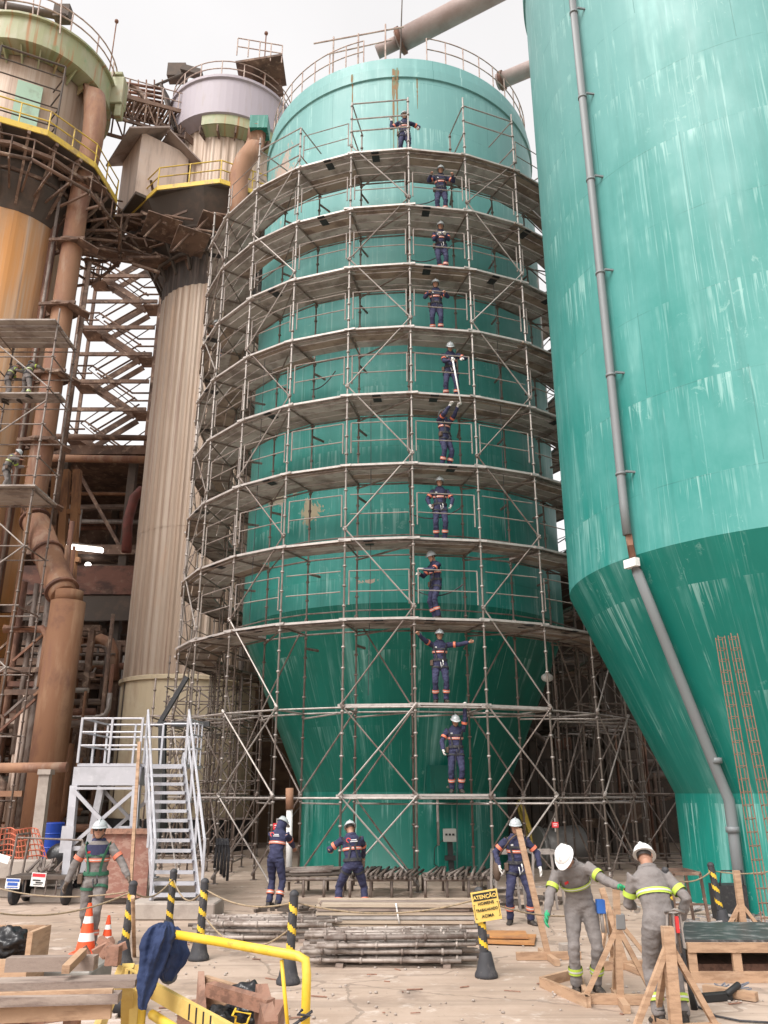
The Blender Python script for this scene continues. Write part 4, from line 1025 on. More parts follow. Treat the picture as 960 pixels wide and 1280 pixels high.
class Torso:
    def __init__(s, pelvis, lean, side, twist, k, sc=1.0):
        s.o = Vector(pelvis); s.k = k; s.sc = sc
        s.lean, s.side, s.tw = R(lean), R(side), R(twist)
    def fr(s, t):
        f = max(0, min(1, (t + .1) / .45)); f = f * f * (3 - 2 * f)
        # rotation grows up the spine
        return Matrix.Rotation(s.tw * f, 3, 'Z') @ Matrix.Rotation(s.side * (.35 + .65 * f), 3, 'Y') @ Matrix.Rotation(s.lean * (.35 + .65 * f), 3, 'X')
    def ctr(s, t):
        p = s.o.copy(); n = 8; dt = t / n
        for i in range(n): p += s.fr(dt * (i + .5)) @ Vector((0, 0, dt * s.sc))
        return p
    def rad(s, t):
        for i in range(len(SEC) - 1):
            if SEC[i][0] <= t <= SEC[i + 1][0]:
                f = (t - SEC[i][0]) / (SEC[i + 1][0] - SEC[i][0]); return (SEC[i][1] * (1 - f) + SEC[i + 1][1] * f, SEC[i][2] * (1 - f) + SEC[i + 1][2] * f)
        return SEC[0][1:] if t < SEC[0][0] else SEC[-1][1:]
    def pt(s, t, a, off=0.0, k=None):
        """a: 0 = front (-Y), +90deg = own left (+X)"""
        rx, ry = s.rad(t); k = s.k if k is None else k
        c = s.fr(t)
        return s.ctr(t) + c @ Vector((sin(a) * (rx * k + off), -cos(a) * (ry * k + off), 0))
    def ring(s, t, off=0.0, n=20, k=None): return [s.pt(t, 2 * pi * i / n, off, k) for i in range(n)]
def limb_ring(b, p, q, f, w, r, n=14):
    p, q = Vector(p), Vector(q); d = (q - p).normalized(); c = p.lerp(q, f)
    b.tube(c - d * w / 2, c + d * w / 2, r, n=n, cap=False)
def hand_geo(b, wrist, d, nrm, side, curl, s=1.0, spread=.05, fat=1.0):
    """palm, four fingers, thumb. d = palm direction, nrm = palm-facing normal (fingers curl towards it), side = thumb side sign"""
    d = Vector(d).normalized(); nrm = Vector(nrm); nrm = (nrm - d * nrm.dot(d)).normalized(); u = d.cross(nrm).normalized() * side
    W = Vector(wrist)
    rings = []
    for t, hw, ht in ((-.02, .026, .022), (.0, .028, .021), (.03, .036, .018), (.07, .041, .017), (.092, .040, .015)):
        c = W + d * t * s
        rings.append([c + u * cos(2 * pi * i / 12) * hw * s * fat + nrm * sin(2 * pi * i / 12) * ht * s * fat for i in range(12)])
    b.loft(rings)
    for i, (off, L, r) in enumerate(((.029, .070, .0088), (.010, .080, .0092), (-.010, .074, .0088), (-.029, .058, .0078))):
        p = W + d * (.085 - .004 * abs(i - 1)) * s + u * off * s; ang = 0.0; pts = [p - d * .02 * s, p]
        for j, (fl, cf) in enumerate(((.45, .55), (.32, 1.0), (.23, .8))):
            ang += curl * cf; dd = (d * cos(ang) + nrm * sin(ang) + u * (off * spread * 20 if j == 0 else 0) * .12).normalized()
            p = p + dd * L * fl * s; pts.append(p)
        b.path(pts, r * s * fat, 8, radii=[r * s * fat * x for x in (1.05, 1.05, 1.0, .92, .72)])
    p = W + d * .022 * s + u * .026 * s
    d1 = (d * .62 + u * .70 + nrm * .25).normalized(); d2 = (d * .85 + u * .25 + nrm * (.25 + curl * .5)).normalized()
    b.path([p - u * .012 * s, p, p + d1 * .036 * s, p + d1 * .036 * s + d2 * .030 * s, p + d1 * .036 * s + d2 * .054 * s], .011 * s, 8, radii=[.013 * s * fat, .0135 * s * fat, .0115 * s * fat, .010 * s * fat, .0075 * s * fat])
def person(label, loc, rz=0.0, lean=4, side=0, twist=0, pelvis=(0, 0, .935), feet=((.10, 0), (-.10, .03)), toes=(12, -12), knee=(0, 0),
           hl=(.30, -.08, .82), hr=(-.30, -.08, .82), el=(.35, .6, -.2), er=(-.35, .6, -.2), cl=.35, cr=.35, head=(10, 0, 0), style='navy',
           glove=None, helmet=None, harness=True, group='workers in navy coveralls', height=1.64, vox=.0085, seed=1, cat='person', back_logo=False, shades=False, yoke=False, hood=False, tools=()):
    """local frame: faces -Y, own left is +X. hl/hr hand targets, el/er elbow poles, head = (pitch down, yaw, roll)"""
    t = root('person', label, cat, (0, 0, 0), group)
    S = height / 1.75
    cloth = navy if style == 'navy' else greyc; bandm = band_o if (style == 'navy' or yoke) else band_y
    T = Torso(pelvis, lean, side, twist, 1.0)
    body, cov = MB(), MB()
    # torso
    cov.loft([T.ring(tt, .006) for tt in (-.10, -.04, .03, .08, .12, .17, .22, .27, .32, .37, .42, .46, .49, .515, .53)])
    body.loft([T.ring(tt, 0, k=.84) for tt in (-.08, .0, .1, .2, .3, .4, .46, .5)])
    cf = T.fr(.45)
    nb = T.ctr(.53)
    # head
    hp, hy, hrl = [R(x) for x in head]
    H = T.fr(.5) @ Matrix.Rotation(hy, 3, 'Z') @ Matrix.Rotation(hrl, 3, 'Y') @ Matrix.Rotation(hp, 3, 'X')
    hc = nb + T.fr(.5) @ Vector((0, -.005, .055)) + H @ Vector((0, -.022, .095))
    body.path([T.ctr(.47), nb, nb.lerp(hc, .6)], .056, 14, radii=[.075, .058, .055])
    prof = [(-.118, .028, .030, -.052), (-.108, .045, .048, -.040), (-.085, .058, .072, -.022), (-.055, .066, .084, -.010), (-.02, .071, .092, -.002), (.015, .075, .097, .004), (.05, .076, .098, .006), (.08, .068, .086, .006), (.102, .048, .060, .006), (.114, .020, .025, .006)]
    rings = []
    for z, rx, ry, oy in prof:
        rg = []
        for i in range(20):
            a = 2 * pi * i / 20; x = sin(a) * rx; y = -cos(a) * ry + oy
            if cos(a) > .5 and -.03 < z < .03 and .3 < abs(sin(a)) < .5: y += .006   # eye hollows
            rg.append(hc + H @ Vector((x, y, z)))
        rings.append(rg)
    body.loft(rings)
    body.loft([[hc + H @ Vector((cos(2 * pi * i / 8) * w, -dd + sin(2 * pi * i / 8) * .008, z)) for i in range(8)] for z, w, dd in ((.018, .006, .094), (-.005, .009, .104), (-.024, .014, .112), (-.034, .012, .098))])
    body.path([hc + H @ Vector((-.03, -.090, .026)), hc + H @ Vector((0, -.096, .024)), hc + H @ Vector((.03, -.090, .026))], .008, 6)
    for s in (-1, 1):
        body.ell(hc + H @ Vector((s * .078, .004, -.008)), .009, .019, .031, 8, 6, M=H)
    # limbs
    info = {}
    for s, ht, ep, crl in ((1, hl, el, cl), (-1, hr, er, cr)):
        sh = T.ctr(.435) + cf @ Vector((s * .182, .0, 0))
        tgt = Vector(ht) / S
        eb, wr = ik(sh, tgt, .285, .255, Vector(ep))
        sh0 = T.ctr(.43) + cf @ Vector((s * .10, 0, .01))
        cov.path([sh0, sh, sh.lerp(eb, .35), sh.lerp(eb, .8), eb, eb.lerp(wr, .3), eb.lerp(wr, .75), eb.lerp(wr, .97)], .06, 14, radii=[.078, .076, .068, .060, .060, .057, .049, .045])
        body.path([sh0, sh, sh.lerp(eb, .4), eb, eb.lerp(wr, .3), wr + (wr - eb).normalized() * .02], .05, 12, radii=[.06, .058, .052, .043, .041, .028])
        info[s] = (sh, eb, wr, crl)
        hipc = T.ctr(-.02) + T.fr(-.02) @ Vector((s * .088, 0, -.02))
        fx, fy = feet[0 if s == 1 else 1][:2]; fz = feet[0 if s == 1 else 1][2] if len(feet[0 if s == 1 else 1]) > 2 else 0
        an = Vector((fx, fy, fz + .085)) / 1.0
        ty = R(toes[0 if s == 1 else 1]); fd = Vector((sin(ty), -cos(ty), 0))
        kn, an = ik(hipc, an, .43, .425, fd + Vector((0, 0, .05)) + Vector((knee[0 if s == 1 else 1], 0, 0)))
        cov.path([hipc + Vector((0, 0, .05)), hipc, hipc.lerp(kn, .4), hipc.lerp(kn, .85), kn, kn.lerp(an, .25), kn.lerp(an, .7), kn.lerp(an, .93), kn.lerp(an, .99)], .08, 16, radii=[.10, .108, .094, .075, .073, .072, .066, .070, .066])
        body.path([hipc, hipc.lerp(kn, .4), kn, kn.lerp(an, .3), an + Vector((0, 0, .02))], .07, 12, radii=[.09, .08, .055, .056, .038])
        info[s] += (hipc, kn, an, fd)
        # boots
        bt = MB(); u = fd.cross(Vector((0, 0, 1))).normalized(); rings = []
        for d_, w, h in ((-.075, .030, .05), (-.06, .040, .085), (0, .043, .095), (.05, .043, .075), (.10, .050, .055), (.15, .046, .045), (.185, .028, .03)):
            c = Vector((an.x, an.y, an.z - .085)) + fd * d_
            rings.append([c + u * w * cos(2 * pi * i / 12) + Vector((0, 0, max(.0, (sin(2 * pi * i / 12) * .5 + .5) * h * 1.25))) for i in range(12)])
        bt.loft(rings); bt.tube(Vector((an.x, an.y, an.z - .04)), an + Vector((0, 0, .07)), .052, .056, n=12)
        info[s] += (bt,)
    gl = glove
    for s in (1, -1):
        sh, eb, wr, crl = info[s][:4]; d = (wr - eb).normalized()
        nrm = (cf @ Vector((-s, -.35, -.1)))
        if abs(d.dot(nrm)) > .9: nrm = Vector((0, 0, -1))
        if d.z > .2 or abs(d.x) > .75 and d.z > -.3: nrm = cf @ Vector((0, -1, -.3))
        if d.y < -.75: nrm = Vector((0, 0, -1))
        u = d.cross((nrm - d * nrm.dot(d)).normalized()); fwd = cf @ Vector((0, -1, .25))
        sd = 1 if u.dot(fwd) > 0 else -1
        dst = body if gl is None else MB()
        hand_geo(dst, wr, d, nrm, sd, crl, fat=1.0 if gl is None else 1.18)
        if gl is not None:
            dst.tube(wr - d * .05, wr + d * .01, .036, .032, n=12)
            remesh(dst, .006 if vox < .008 else .008, 'glove', gl, t, sm=1)
    bo = remesh(body, vox, 'body', skin, t, sm=2)
    co = remesh(cov, .013, 'coverall', cloth, t, wr=.013 if style == 'navy' else .010, sm=4, seed=seed)
    for s in (1, -1):
        info[s][-1].build('boot', boot_m, t)
    # eyes, brows, mouth
    b = MB()
    for s in (-1, 1): b.ell(hc + H @ Vector((s * .030, -.083, .006)), .014, .009, .008, 10, 6, M=H)
    b.build('eye', eyew, t)
    b = MB()
    for s in (-1, 1):
        b.ell(hc + H @ Vector((s * .030, -.0905, .006)), .0065, .004, .0065, 8, 6, M=H)
        b.path([hc + H @ Vector((s * .014, -.093, .024)), hc + H @ Vector((s * .032, -.091, .028)), hc + H @ Vector((s * .047, -.080, .023))], .0045, 6)
    b.build('eyebrow', hairm, t)
    MB().path([hc + H @ Vector((-.024, -.083, -.060)), hc + H @ Vector((0, -.092, -.058)), hc + H @ Vector((.024, -.083, -.060))], .006, 6, radii=[.003, .0065, .003]).build('mouth', lips, t)
    # hair under the helmet
    b = MB(); rings = []
    for z, k in ((-.035, 1.02), (.0, 1.06), (.04, 1.07)):
        rings.append([hc + H @ Vector((sin(a) * .077 * k, -cos(a) * .099 * k + .006, z)) for a in [R(70) + R(220) * i / 12 for i in range(13)]])
    n = 13
    b.add([v for r_ in rings for v in r_], [(j * n + i, j * n + i + 1, (j + 1) * n + i + 1, (j + 1) * n + i) for j in range(2) for i in range(12)], 0, True)
    b.build('hair', hairm, t)
    if hood:
        b = MB(); b.loft([[hc + H @ Vector((sin(a) * w, -cos(a) * w2 + .012, z)) for a in [2 * pi * i / 18 for i in range(18)]] for z, w, w2 in ((-.17, .09, .095), (-.12, .085, .10), (-.05, .088, .108), (.03, .09, .112))], cap=False); b.build('hood', navy, t)
    if shades:
        b = MB()
        for s in (-1, 1): b.ell(hc + H @ Vector((s * .032, -.094, .006)), .028, .010, .018, 12, 6, M=H)
        b.tube(hc + H @ Vector((-.07, -.05, .012)), hc + H @ Vector((-.055, -.088, .01)), .004, n=5); b.tube(hc + H @ Vector((.07, -.05, .012)), hc + H @ Vector((.055, -.088, .01)), .004, n=5)
        b.build('glasses', glassm, t)
    # helmet
    hm = helmet or helm_g; b = MB(); HM = H @ Matrix.Rotation(R(-6), 3, 'X'); hz = hc + H @ Vector((0, .006, .024))
    rings = []
    for j in range(8):
        e = (pi / 2) * j / 7
        rings.append([hz + HM @ Vector((sin(a) * .108 * max(cos(e), .03), -cos(a) * .133 * max(cos(e), .03), .110 * sin(e) * (1 + .04 * math.exp(-(sin(a) * 4) ** 2) * cos(e) * 1))) for a in [2 * pi * i / 24 for i in range(24)]])
    b.loft(rings)
    b.loft([[hz + HM @ Vector((sin(a) * (.108 + w), -cos(a) * (.133 + w + (f if cos(a) > .1 else 0) * max(0, cos(a))), z)) for a in [2 * pi * i / 24 for i in range(24)]] for w, f, z in ((0, 0, .014), (.012, .045, -.004), (.013, .047, -.009), (.0, .0, -.004))])
    b.path([hz + HM @ Vector((0, -.124 * cos(e), .114 * sin(e) + .003)) for e in [pi * i / 12 for i in range(2, 11)]], .013, 6)
    he = b.build('helmet', hm, t)
    if harness:
        b = MB()
        for s in (-1, 1): b.path([hz + HM @ Vector((s * .095, -.02, -.005)), hc + H @ Vector((s * .076, -.035, -.07)), hc + H @ Vector((s * .03, -.075, -.118)), hc + H @ Vector((0, -.084, -.122))], .006, 5)
        b.build('chin_strap', strap_m, he)
    # reflective bands
    def tband(t0, t1, off, m, name='reflective_band', par=None):
        b = MB(); b.loft([T.ring(t0, off), T.ring((t0 + t1) / 2, off + .003), T.ring(t1, off)], cap=False)
        return b.build(name, m, par or t)
    cb_ = tband(.235, .285, .019, bandm)
    if style == 'navy' or yoke: tband(.255, .267, .024, silver, 'reflective_tape', cb_)
    else: tband(.252, .268, .024, silver, 'reflective_tape', cb_)
    for s in (1, -1):
        sh, eb, wr = info[s][:3]; hipc, kn, an = info[s][4:7]
        b = MB(); limb_ring(b, sh, eb, .62, .055, .074); b.build('reflective_band', bandm, t)
        b = MB(); limb_ring(b, kn, an, .52 if style == 'navy' else .60, .07, .082); rb_ = b.build('reflective_band', bandm, t)
        b = MB(); limb_ring(b, kn, an, .52 if style == 'navy' else .60, .018, .086); b.build('reflective_tape', silver, rb_)
    b = MB(); b.loft([T.ring(.515, .012, k=.9), T.ring(.545, .022, k=1.05), T.ring(.553, .014, k=1.0)], cap=False); b.build('collar', cloth if not yoke else navy, t)
    if yoke:
        b = MB(); b.loft([T.ring(tt, .017) for tt in (.33, .38, .43, .47)], cap=False); b.build('yoke', navy, t)
    # belt / harness
    sm_ = strap_g if yoke else strap_m
    if harness:
        b = MB(); b.loft([T.ring(.045, .022), T.ring(.065, .028), T.ring(.10, .026)], cap=False)
        bl_ = b.build('belt', sm_, t)
        b = MB()
        for s in (-1, 1):
            def strap(pts, w=.038):
                K = len(pts); vs = []
                for i, (tt, a, o) in enumerate(pts):
                    p = T.pt(tt, a, o); n_ = (p - T.ctr(tt)).normalized(); d_ = (T.pt(*pts[min(i + 1, K - 1)]) - T.pt(*pts[max(i - 1, 0)])).normalized(); w_ = d_.cross(n_).normalized() * w / 2
                    vs += [p - w_, p + w_, p + w_ + n_ * .006, p - w_ + n_ * .006]
                fs = []
                for i in range(K - 1):
                    for q in range(4): fs.append((i * 4 + q, i * 4 + (q + 1) % 4, i * 4 + 4 + (q + 1) % 4, i * 4 + 4 + q))
                b.add(vs, fs)
            strap([(.08, s * R(28), .024), (.16, s * R(30), .024), (.24, s * R(34), .024), (.32, s * R(38), .026), (.40, s * R(48), .028), (.46, s * R(62), .03), (.49, s * R(90), .03)])
            strap([(.08, s * R(150), .024), (.18, s * R(158), .024), (.28, s * R(168), .026), (.38, s * R(150), .03), (.45, s * R(125), .032), (.49, s * R(90), .032)])
            hipc, kn = info[s][4:6]; limb_ring(b, hipc, kn, .22, .04, .112)
        p0, p1 = T.pt(.33, -R(38), .03), T.pt(.33, R(38), .03); b.bar(p0, p1, .02, .035)
        b.build('harness', sm_, t)
        q = T.pt(.0, R(-70), .05); b = MB(); b.box(q, (.07, .09, .13)); b.build('pouch', leather, bl_, bevel=.01)
        b = MB(); q = T.pt(.06, R(15), .05); b.path([q, q + Vector((.02, -.02, -.10)), q + Vector((-.03, -.01, -.17)), q + Vector((-.05, .0, -.05))], .012, 6); b.build('lanyard', silver if seed % 2 else strap_m, bl_)
    if back_logo:
        b = MB(); c0 = T.pt(.40, pi, .03); F = T.fr(.40); n_ = F @ Vector((0, 1, 0)); ux = F @ Vector((-1, 0, 0)); uz = F @ Vector((0, 0, 1))
        c0 = c0 + ux * -.07; b.add([c0 + (ux * cos(a) + uz * sin(a)) * r_ + n_ * .006 for a in [2 * pi * i / 16 for i in range(13)] for r_ in (.028, .045)], [(2 * i, 2 * i + 1, 2 * i + 3, 2 * i + 2) for i in range(12)])
        b.build('back_emblem', logo_r, t)
        b = MB(); q = c0 + ux * .10 + uz * .0
        for j, w in enumerate((.055, .07)): b.bar(q - ux * w + n_ * .009 - uz * .03 * j, q + ux * w + n_ * .009 - uz * .03 * j, .003, .014)
        b.build('back_lettering', logo_w, t)
    if style == 'navy' and not back_logo or style == 'grey':
        b = MB(); c0 = T.pt(.37, R(-28), .024); b.box(c0, (.05, .006, .03), M=T.fr(.37) @ Matrix.Rotation(R(28), 3, 'Z')); b.build('chest_emblem', logo_r if style == 'grey' else logo_w, t)
    t['_i'] = 0; del t['_i']
    t.location = loc; t.rotation_euler = (0, 0, R(rz)); t.scale = (S, S, S)
    return t, T, info, hc, H
# ------------------------------------------------------------------ workers on the decks
def deck_loc(px, k, r=6.62):
    z = ZK(k) + .028; Y = 19.8
    for _ in range(4):
        q = ray(px, 640); # azimuth at this level
        # solve azimuth for pixel column at height z
        X = (px - 480) / FPX * (Y * CP + (z - EYE) * SP)
        a = math.asin(max(-1, min(1, (X - S1.x) / r))); Y = S1.y - cos(a) * r
    return Vector((X, Y, z))
GN = 'navy coverall workers lined up on the silo scaffold decks'
def dp_(label, px, k, **kw):
    r = kw.pop('r', 6.62); L = deck_loc(px, k, r); kw.setdefault('height', 1.76); return person(label, L, group=GN, **kw), L
dp_('worker on the topmost deck, one hand up on the pole, other elbow out', 506, 9, seed=1, hl=(.42, -.10, 1.10), el=(.6, .1, -.3), hr=(-.40, -.05, 1.45), er=(-.5, .1, -.8), cl=1.0, cr=1.1, head=(14, 0, 0), glove=glove_w)
dp_('worker second from the top, both forearms spread on the guard rail', 552, 8, seed=2, hl=(.32, -.38, 1.20), hr=(-.30, -.38, 1.22), el=(.6, .3, -.5), er=(-.6, .3, -.5), cl=1.1, cr=1.1, head=(18, 0, 0), lean=8)
dp_('worker third from the top, hands clasped at chest and one leg crossed', 552, 7, seed=3, hl=(.10, -.34, 1.14), hr=(-.08, -.34, 1.12), cl=1.0, cr=1.0, head=(22, 0, 0), feet=((.10, -.06), (.0, .04)), toes=(20, -20), glove=glove_w)
dp_('worker fourth from the top, both hands resting on the rail by his belt', 546, 6, seed=4, hl=(.22, -.38, 1.14), hr=(-.20, -.36, 1.16), el=(.7, .5, -.5), er=(-.7, .5, -.6), cl=1.2, cr=1.2, head=(16, -8, 0), lean=6)
t5, L5 = dp_('worker looking down while holding a pale rod towards the man below', 564, 5, seed=5, hl=(.30, -.36, 1.10), hr=(.02, -.34, 1.06), el=(.8, .4, 0), er=(-.8, .5, 0), cl=1.1, cr=1.2, head=(34, 0, 0), lean=10, glove=glove_w, feet=((.15, 0), (-.13, .02)))
t4, L4 = dp_('worker gazing up and reaching for the rod handed from above', 557, 4, seed=6, rz=38, hl=(.12, -.42, 1.72), hr=(-.15, -.40, 1.66), el=(.8, -.2, -.8), er=(-.6, -.2, -.9), cl=1.0, cr=1.0, head=(-32, 8, 0), lean=-2, glove=glove_w)
dp_('worker standing straight, gloved hands hanging at his hips', 551, 3, seed=7, hl=(.27, -.20, .92), hr=(-.27, -.20, .92), el=(.9, .5, 0), er=(-.9, .5, 0), cl=.7, cr=.7, head=(12, 0, 0), glove=glove_w)
dp_('worker turned to grip the left pole with both white gloves', 546, 2, seed=8, rz=-62, hl=(.10, -.46, 1.22), hr=(-.14, -.40, 1.16), el=(.6, .4, -.5), er=(-.7, .4, -.5), cl=1.1, cr=1.1, head=(18, 0, 0), lean=6, glove=glove_w)
L1 = deck_loc(551, 1, 6.72)
p0_, p1_ = pol(S1, RO, pa(0), 0), pol(S1, RO, pa(1), 0)
person('worker with both arms stretched wide to the poles', L1, group=GN, height=1.76, seed=9, hl=(p1_.x - L1.x - .08, p1_.y - L1.y - .03, 1.45), hr=(p0_.x - L1.x + .08, p0_.y - L1.y - .03, 1.58), el=(.3, .1, -1), er=(-.3, .1, -1), cl=1.2, cr=1.2, head=(6, 0, 0), feet=((.13, 0), (-.11, .02)))
dp_('lowest worker on the scaffold, one arm raised to the tube overhead', 571, 0, r=6.74, seed=10, hl=(.24, -.16, 2.02), hr=(-.30, -.22, .92), el=(.9, -.2, -.5), er=(-.9, .4, 0), cl=1.2, cr=.7, head=(26, 6, 0), lean=2, glove=glove_w)
b = MB(); b.tube(L5 + Vector((.03, -.50, .98)), L4 + Vector((.42, -.38, 1.70)), .022, n=8); b.tube(L5 + Vector((.02, -.51, 1.05)), L5 + Vector((.03, -.5, .98)), .03, n=8)
single(b, 'handed_rod', white_p, 'pale rod passed between two workers on the middle decks', 'rod')

# workers on the ground
GG = 'navy coverall workers on the ground by the scaffold'
q = ground(342, 1135); person('navy worker seen from behind, bending to a tube left of the silo', q, rz=158, group=GG, seed=11, lean=16, hl=(.18, -.50, .98), hr=(-.10, -.52, 1.02), el=(.8, .3, -.3), er=(-.8, .3, -.3), cl=1.1, cr=1.1, head=(22, -18, 0), harness=False, back_logo=True, hood=True, feet=((.10, .02), (-.12, .06)))
q = ground(440, 1146); person('navy worker seen from behind with legs apart, coiling at a pole', q, rz=188, group=GG, seed=12, lean=14, side=4, hl=(.36, -.34, 1.05), hr=(-.24, -.42, .92), el=(.8, .4, -.4), er=(-.9, .4, 0), cl=1.0, cr=1.0, head=(24, 0, 0), back_logo=True, feet=((.26, .0), (-.24, .05)), toes=(25, -25), pelvis=(0, .03, .90))
q = ground(650, 1156); tG3, T3, i3, h3, H3 = person('navy worker with white glove standing behind the tall leaning plank', q, rz=0, group=GG, seed=13, hl=(.36, -.12, .86), hr=(-.31, -.10, .88), el=(.9, .5, 0), er=(-.9, .5, 0), head=(8, -10, 0), glove=glove_w, feet=((.19, -.03), (-.16, .03)), toes=(25, -20))
q3 = MB(); q3.ell((-.34, -.02, .82), .07, .12, .17, 12, 8); q3.path([(-.34, -.02, .98), (-.12, -.17, 1.3), (.10, -.13, 1.46)], .014, 6); q3.path([(-.34, .05, .98), (-.12, .17, 1.3), (.10, .10, 1.46)], .014, 6)
bag = q3.build('satchel', leather, None); bag.location = q; tag(bag, 'brown shoulder satchel on the navy worker behind the leaning plank', 'bag'); ORG[bag.name] = q

GR = 'workers in grey coveralls'
q = ground(733, 1243); pgA = q.copy()
pA_ = person('grey worker in white helmet reaching a green glove to a wooden stand', q, rz=-14, group=GR, style='grey', seed=14, vox=.0065, lean=30, side=-12, twist=0, helmet=helm_w, glove=glove_g,
       hl=(.44, -.42, 1.10), hr=(-.36, -.42, .74), el=(.3, .3, -.8), er=(-.6, .5, .1), cl=.8, cr=.55, head=(26, -20, -8), feet=((.12, .12), (-.10, -.02)), toes=(25, -5), pelvis=(0, .08, .93), harness=False, height=1.63)
q = ground(838, 1283); pgB = q.copy()
pB_ = person('grey worker seen from behind with head bowed at the nearest stand', q, rz=184, group=GR, style='grey', seed=15, vox=.0065, lean=28, helmet=helm_w,
       hl=(.08, -.44, .95), hr=(-.27, -.12, .88), el=(.5, .3, -.6), er=(-.35, .9, 0), cl=.8, cr=1.1, head=(12, -34, 0), feet=((.10, .0), (-.12, .06)), toes=(8, -14), harness=False, glove=glove_w, height=1.64)
def onbody(P_, tt, a, off): return P_[0].location + Matrix.Rotation(P_[0].rotation_euler.z, 3, 'Z') @ (P_[1].pt(tt, a, off) * P_[0].scale.x)
# tool pouches hanging on the grey workers
b = MB(); c = onbody(pB_, .02, R(-160), .07)
for i in range(5): b.tube(c + Vector((-.06 + .03 * i, 0, .03)), c + Vector((-.09 + .04 * i, -.01, -.30 + .04 * (i % 3))), .012, n=6, mi=i % 2)
b.path([c + Vector((-.08, 0, .04)), c + Vector((0, -.05, .07)), c + Vector((.10, 0, .04)), c + Vector((0, .03, .03)), c + Vector((-.08, 0, .04))], .016, 6)
b.box(c + Vector((.02, -.02, -.06)), (.03, .03, .14), mi=2)
single(b, 'tool_pouch', [galv, leather, logo_r], 'pliers with red grip on the belt of the grey worker at the right', 'tools')
b = MB(); c = onbody(pA_, -.02, R(75), .08); b.box(c, (.09, .08, .14)); b.tube(c + Vector((0, 0, -.05)), c + Vector((.01, 0, -.26)), .022, n=8, mi=1); b.tube(c + Vector((.05, .02, -.05)), c + Vector((.07, .02, -.28)), .014, n=8, mi=1)
single(b, 'tool_pouch', [mat('blue_pouch', (.03, .13, .45), rough=.6), galv], 'blue tool pouch on the hip of the white-helmeted grey worker', 'tools', bevel=.01)

q = ground(110, 1187); 
person('grey and navy worker in sunglasses walking past the orange cones', q, rz=4, group=GR, style='grey', seed=16, lean=3, helmet=helm_g, yoke=True, shades=True,
       hl=(.50, -.12, .88), hr=(-.40, -.04, .80), el=(.9, .4, 0), er=(-.9, .4, 0), cl=.7, cr=.7, head=(4, 4, 0), feet=((.09, -.20), (-.09, .28, .05)), toes=(8, -8), glove=mat('glove_brown', (.12, .09, .07), rough=.8), height=1.68)
# workers on the tower scaffold
GL = 'workers on the tower scaffold at far left'
def lw(label, px, py, Y, **kw):
    p = at(px, py, Y); return person(label, p, group=GL, vox=.011, **kw)
lw('lime and grey clad worker stepping sideways under the upper tower deck', 29, 500, 24.1, style='grey', seed=17, rz=150, lean=14, side=14, hl=(.55, -.2, 1.45), hr=(-.3, -.4, 1.2), el=(.5, .3, -.6), er=(-.8, .3, -.2), head=(20, 0, 0), feet=((.26, 0), (-.3, .06)))
p = at(5, 503, 24.3); person('grey worker cut by the left picture edge under the upper tower deck', p, group=GL, vox=.011, style='grey', seed=18, rz=120, lean=24, hl=(.3, -.45, 1.1), hr=(-.3, -.45, 1.1), head=(20, 0, 0))
p = at(4, 610, 24.0); p.z = 10.9; person('grey worker standing on the lower tower deck at the left edge', p, group=GL, vox=.011, style='grey', seed=19, rz=100, lean=24, hl=(.3, -.45, 1.1), hr=(-.3, -.45, 1.1), head=(24, 0, 0))
# pink-vested worker far round the ring
p = pol(S1, 6.4, R(-76), ZK(7) + .03); person('distant worker with pink bands at the far left side of the rings', p, group=GN, vox=.012, seed=20, rz=-60, lean=20, hl=(.3, -.45, 1.1), hr=(-.3, -.4, 1.1))

# ------------------------------------------------------------------ grey stair platform
st = root('stair_platform', 'grey steel access platform with a steep open stair', 'stairs', ground(150, 1115))
b_ = MB(); b_.box((-5.75, 18.55, .13), (2.3, 2.3, .26)); single(b_, 'plinth', concrete, 'low concrete plinth under the grey platform legs', 'plinth', bevel=.02)
b_ = MB(); b_.box((-3.62, 15.65, .13), (1.5, .9, .26)); single(b_, 'plinth', concrete, 'low concrete block under the foot of the grey stair', 'plinth', bevel=.02)
TZ = 2.62; PX0, PX1, PY0, PY1 = -6.38, -5.10, 17.7, 19.4
b = MB(); b.box(((PX0 + PX1) / 2, (PY0 + PY1) / 2, TZ - .04), (PX1 - PX0, PY1 - PY0, .06)); b.build('deck', grey_paint, st)
b = MB()
for y in (PY0, PY1): b.bar((PX0 - .05, y, TZ - .26), (PX1 + .05, y, TZ - .26), .08, .36)
for x in (PX0, PX1): b.bar((x, PY0 + .05, TZ - .26), (x, PY1 - .05, TZ - .26), .08, .36)
b.bar((PX0, PY0 - .02, TZ - .50), (PX1, PY0 - .02, TZ - .50), .12, .05)
b.build('deck_beam', grey_paint, st)
for (x, y, dx, dy) in ((PX0, PY0, .10, -.15), (PX1, PY0, .10, -.15), (PX0, PY1, -.25, .15), (PX1, PY1, -.02, .15)):
    b = MB(); b.bar((x, y, TZ - .45), (x + dx, y + dy, .27), .15, .15); b.box((x + dx, y + dy, .275), (.28, .28, .02)); b.build('leg', grey_paint, st)
b = MB()
for y, o in ((PY0, -.08), (PY1, .08)):
    MB().bar((PX0, y + o, 2.1), (PX1, y + o - .02, .95), .05, .07).build('cross_brace', grey_paint, st); MB().bar((PX1, y + o + .06, 2.1), (PX0, y + o + .04, .95), .05, .07).build('cross_brace', grey_paint, st); MB().bar((PX0 - .08, y + o, .98), (PX1, y + o, .98), .06, .08).build('tie_beam', grey_paint, st)
for x in (PX0 + .02, PX1 - .12): MB().box((x, PY0 - .16, 1.15), (.24, .02, .5)).build('gusset_plate', grey_paint, st)
b = MB()
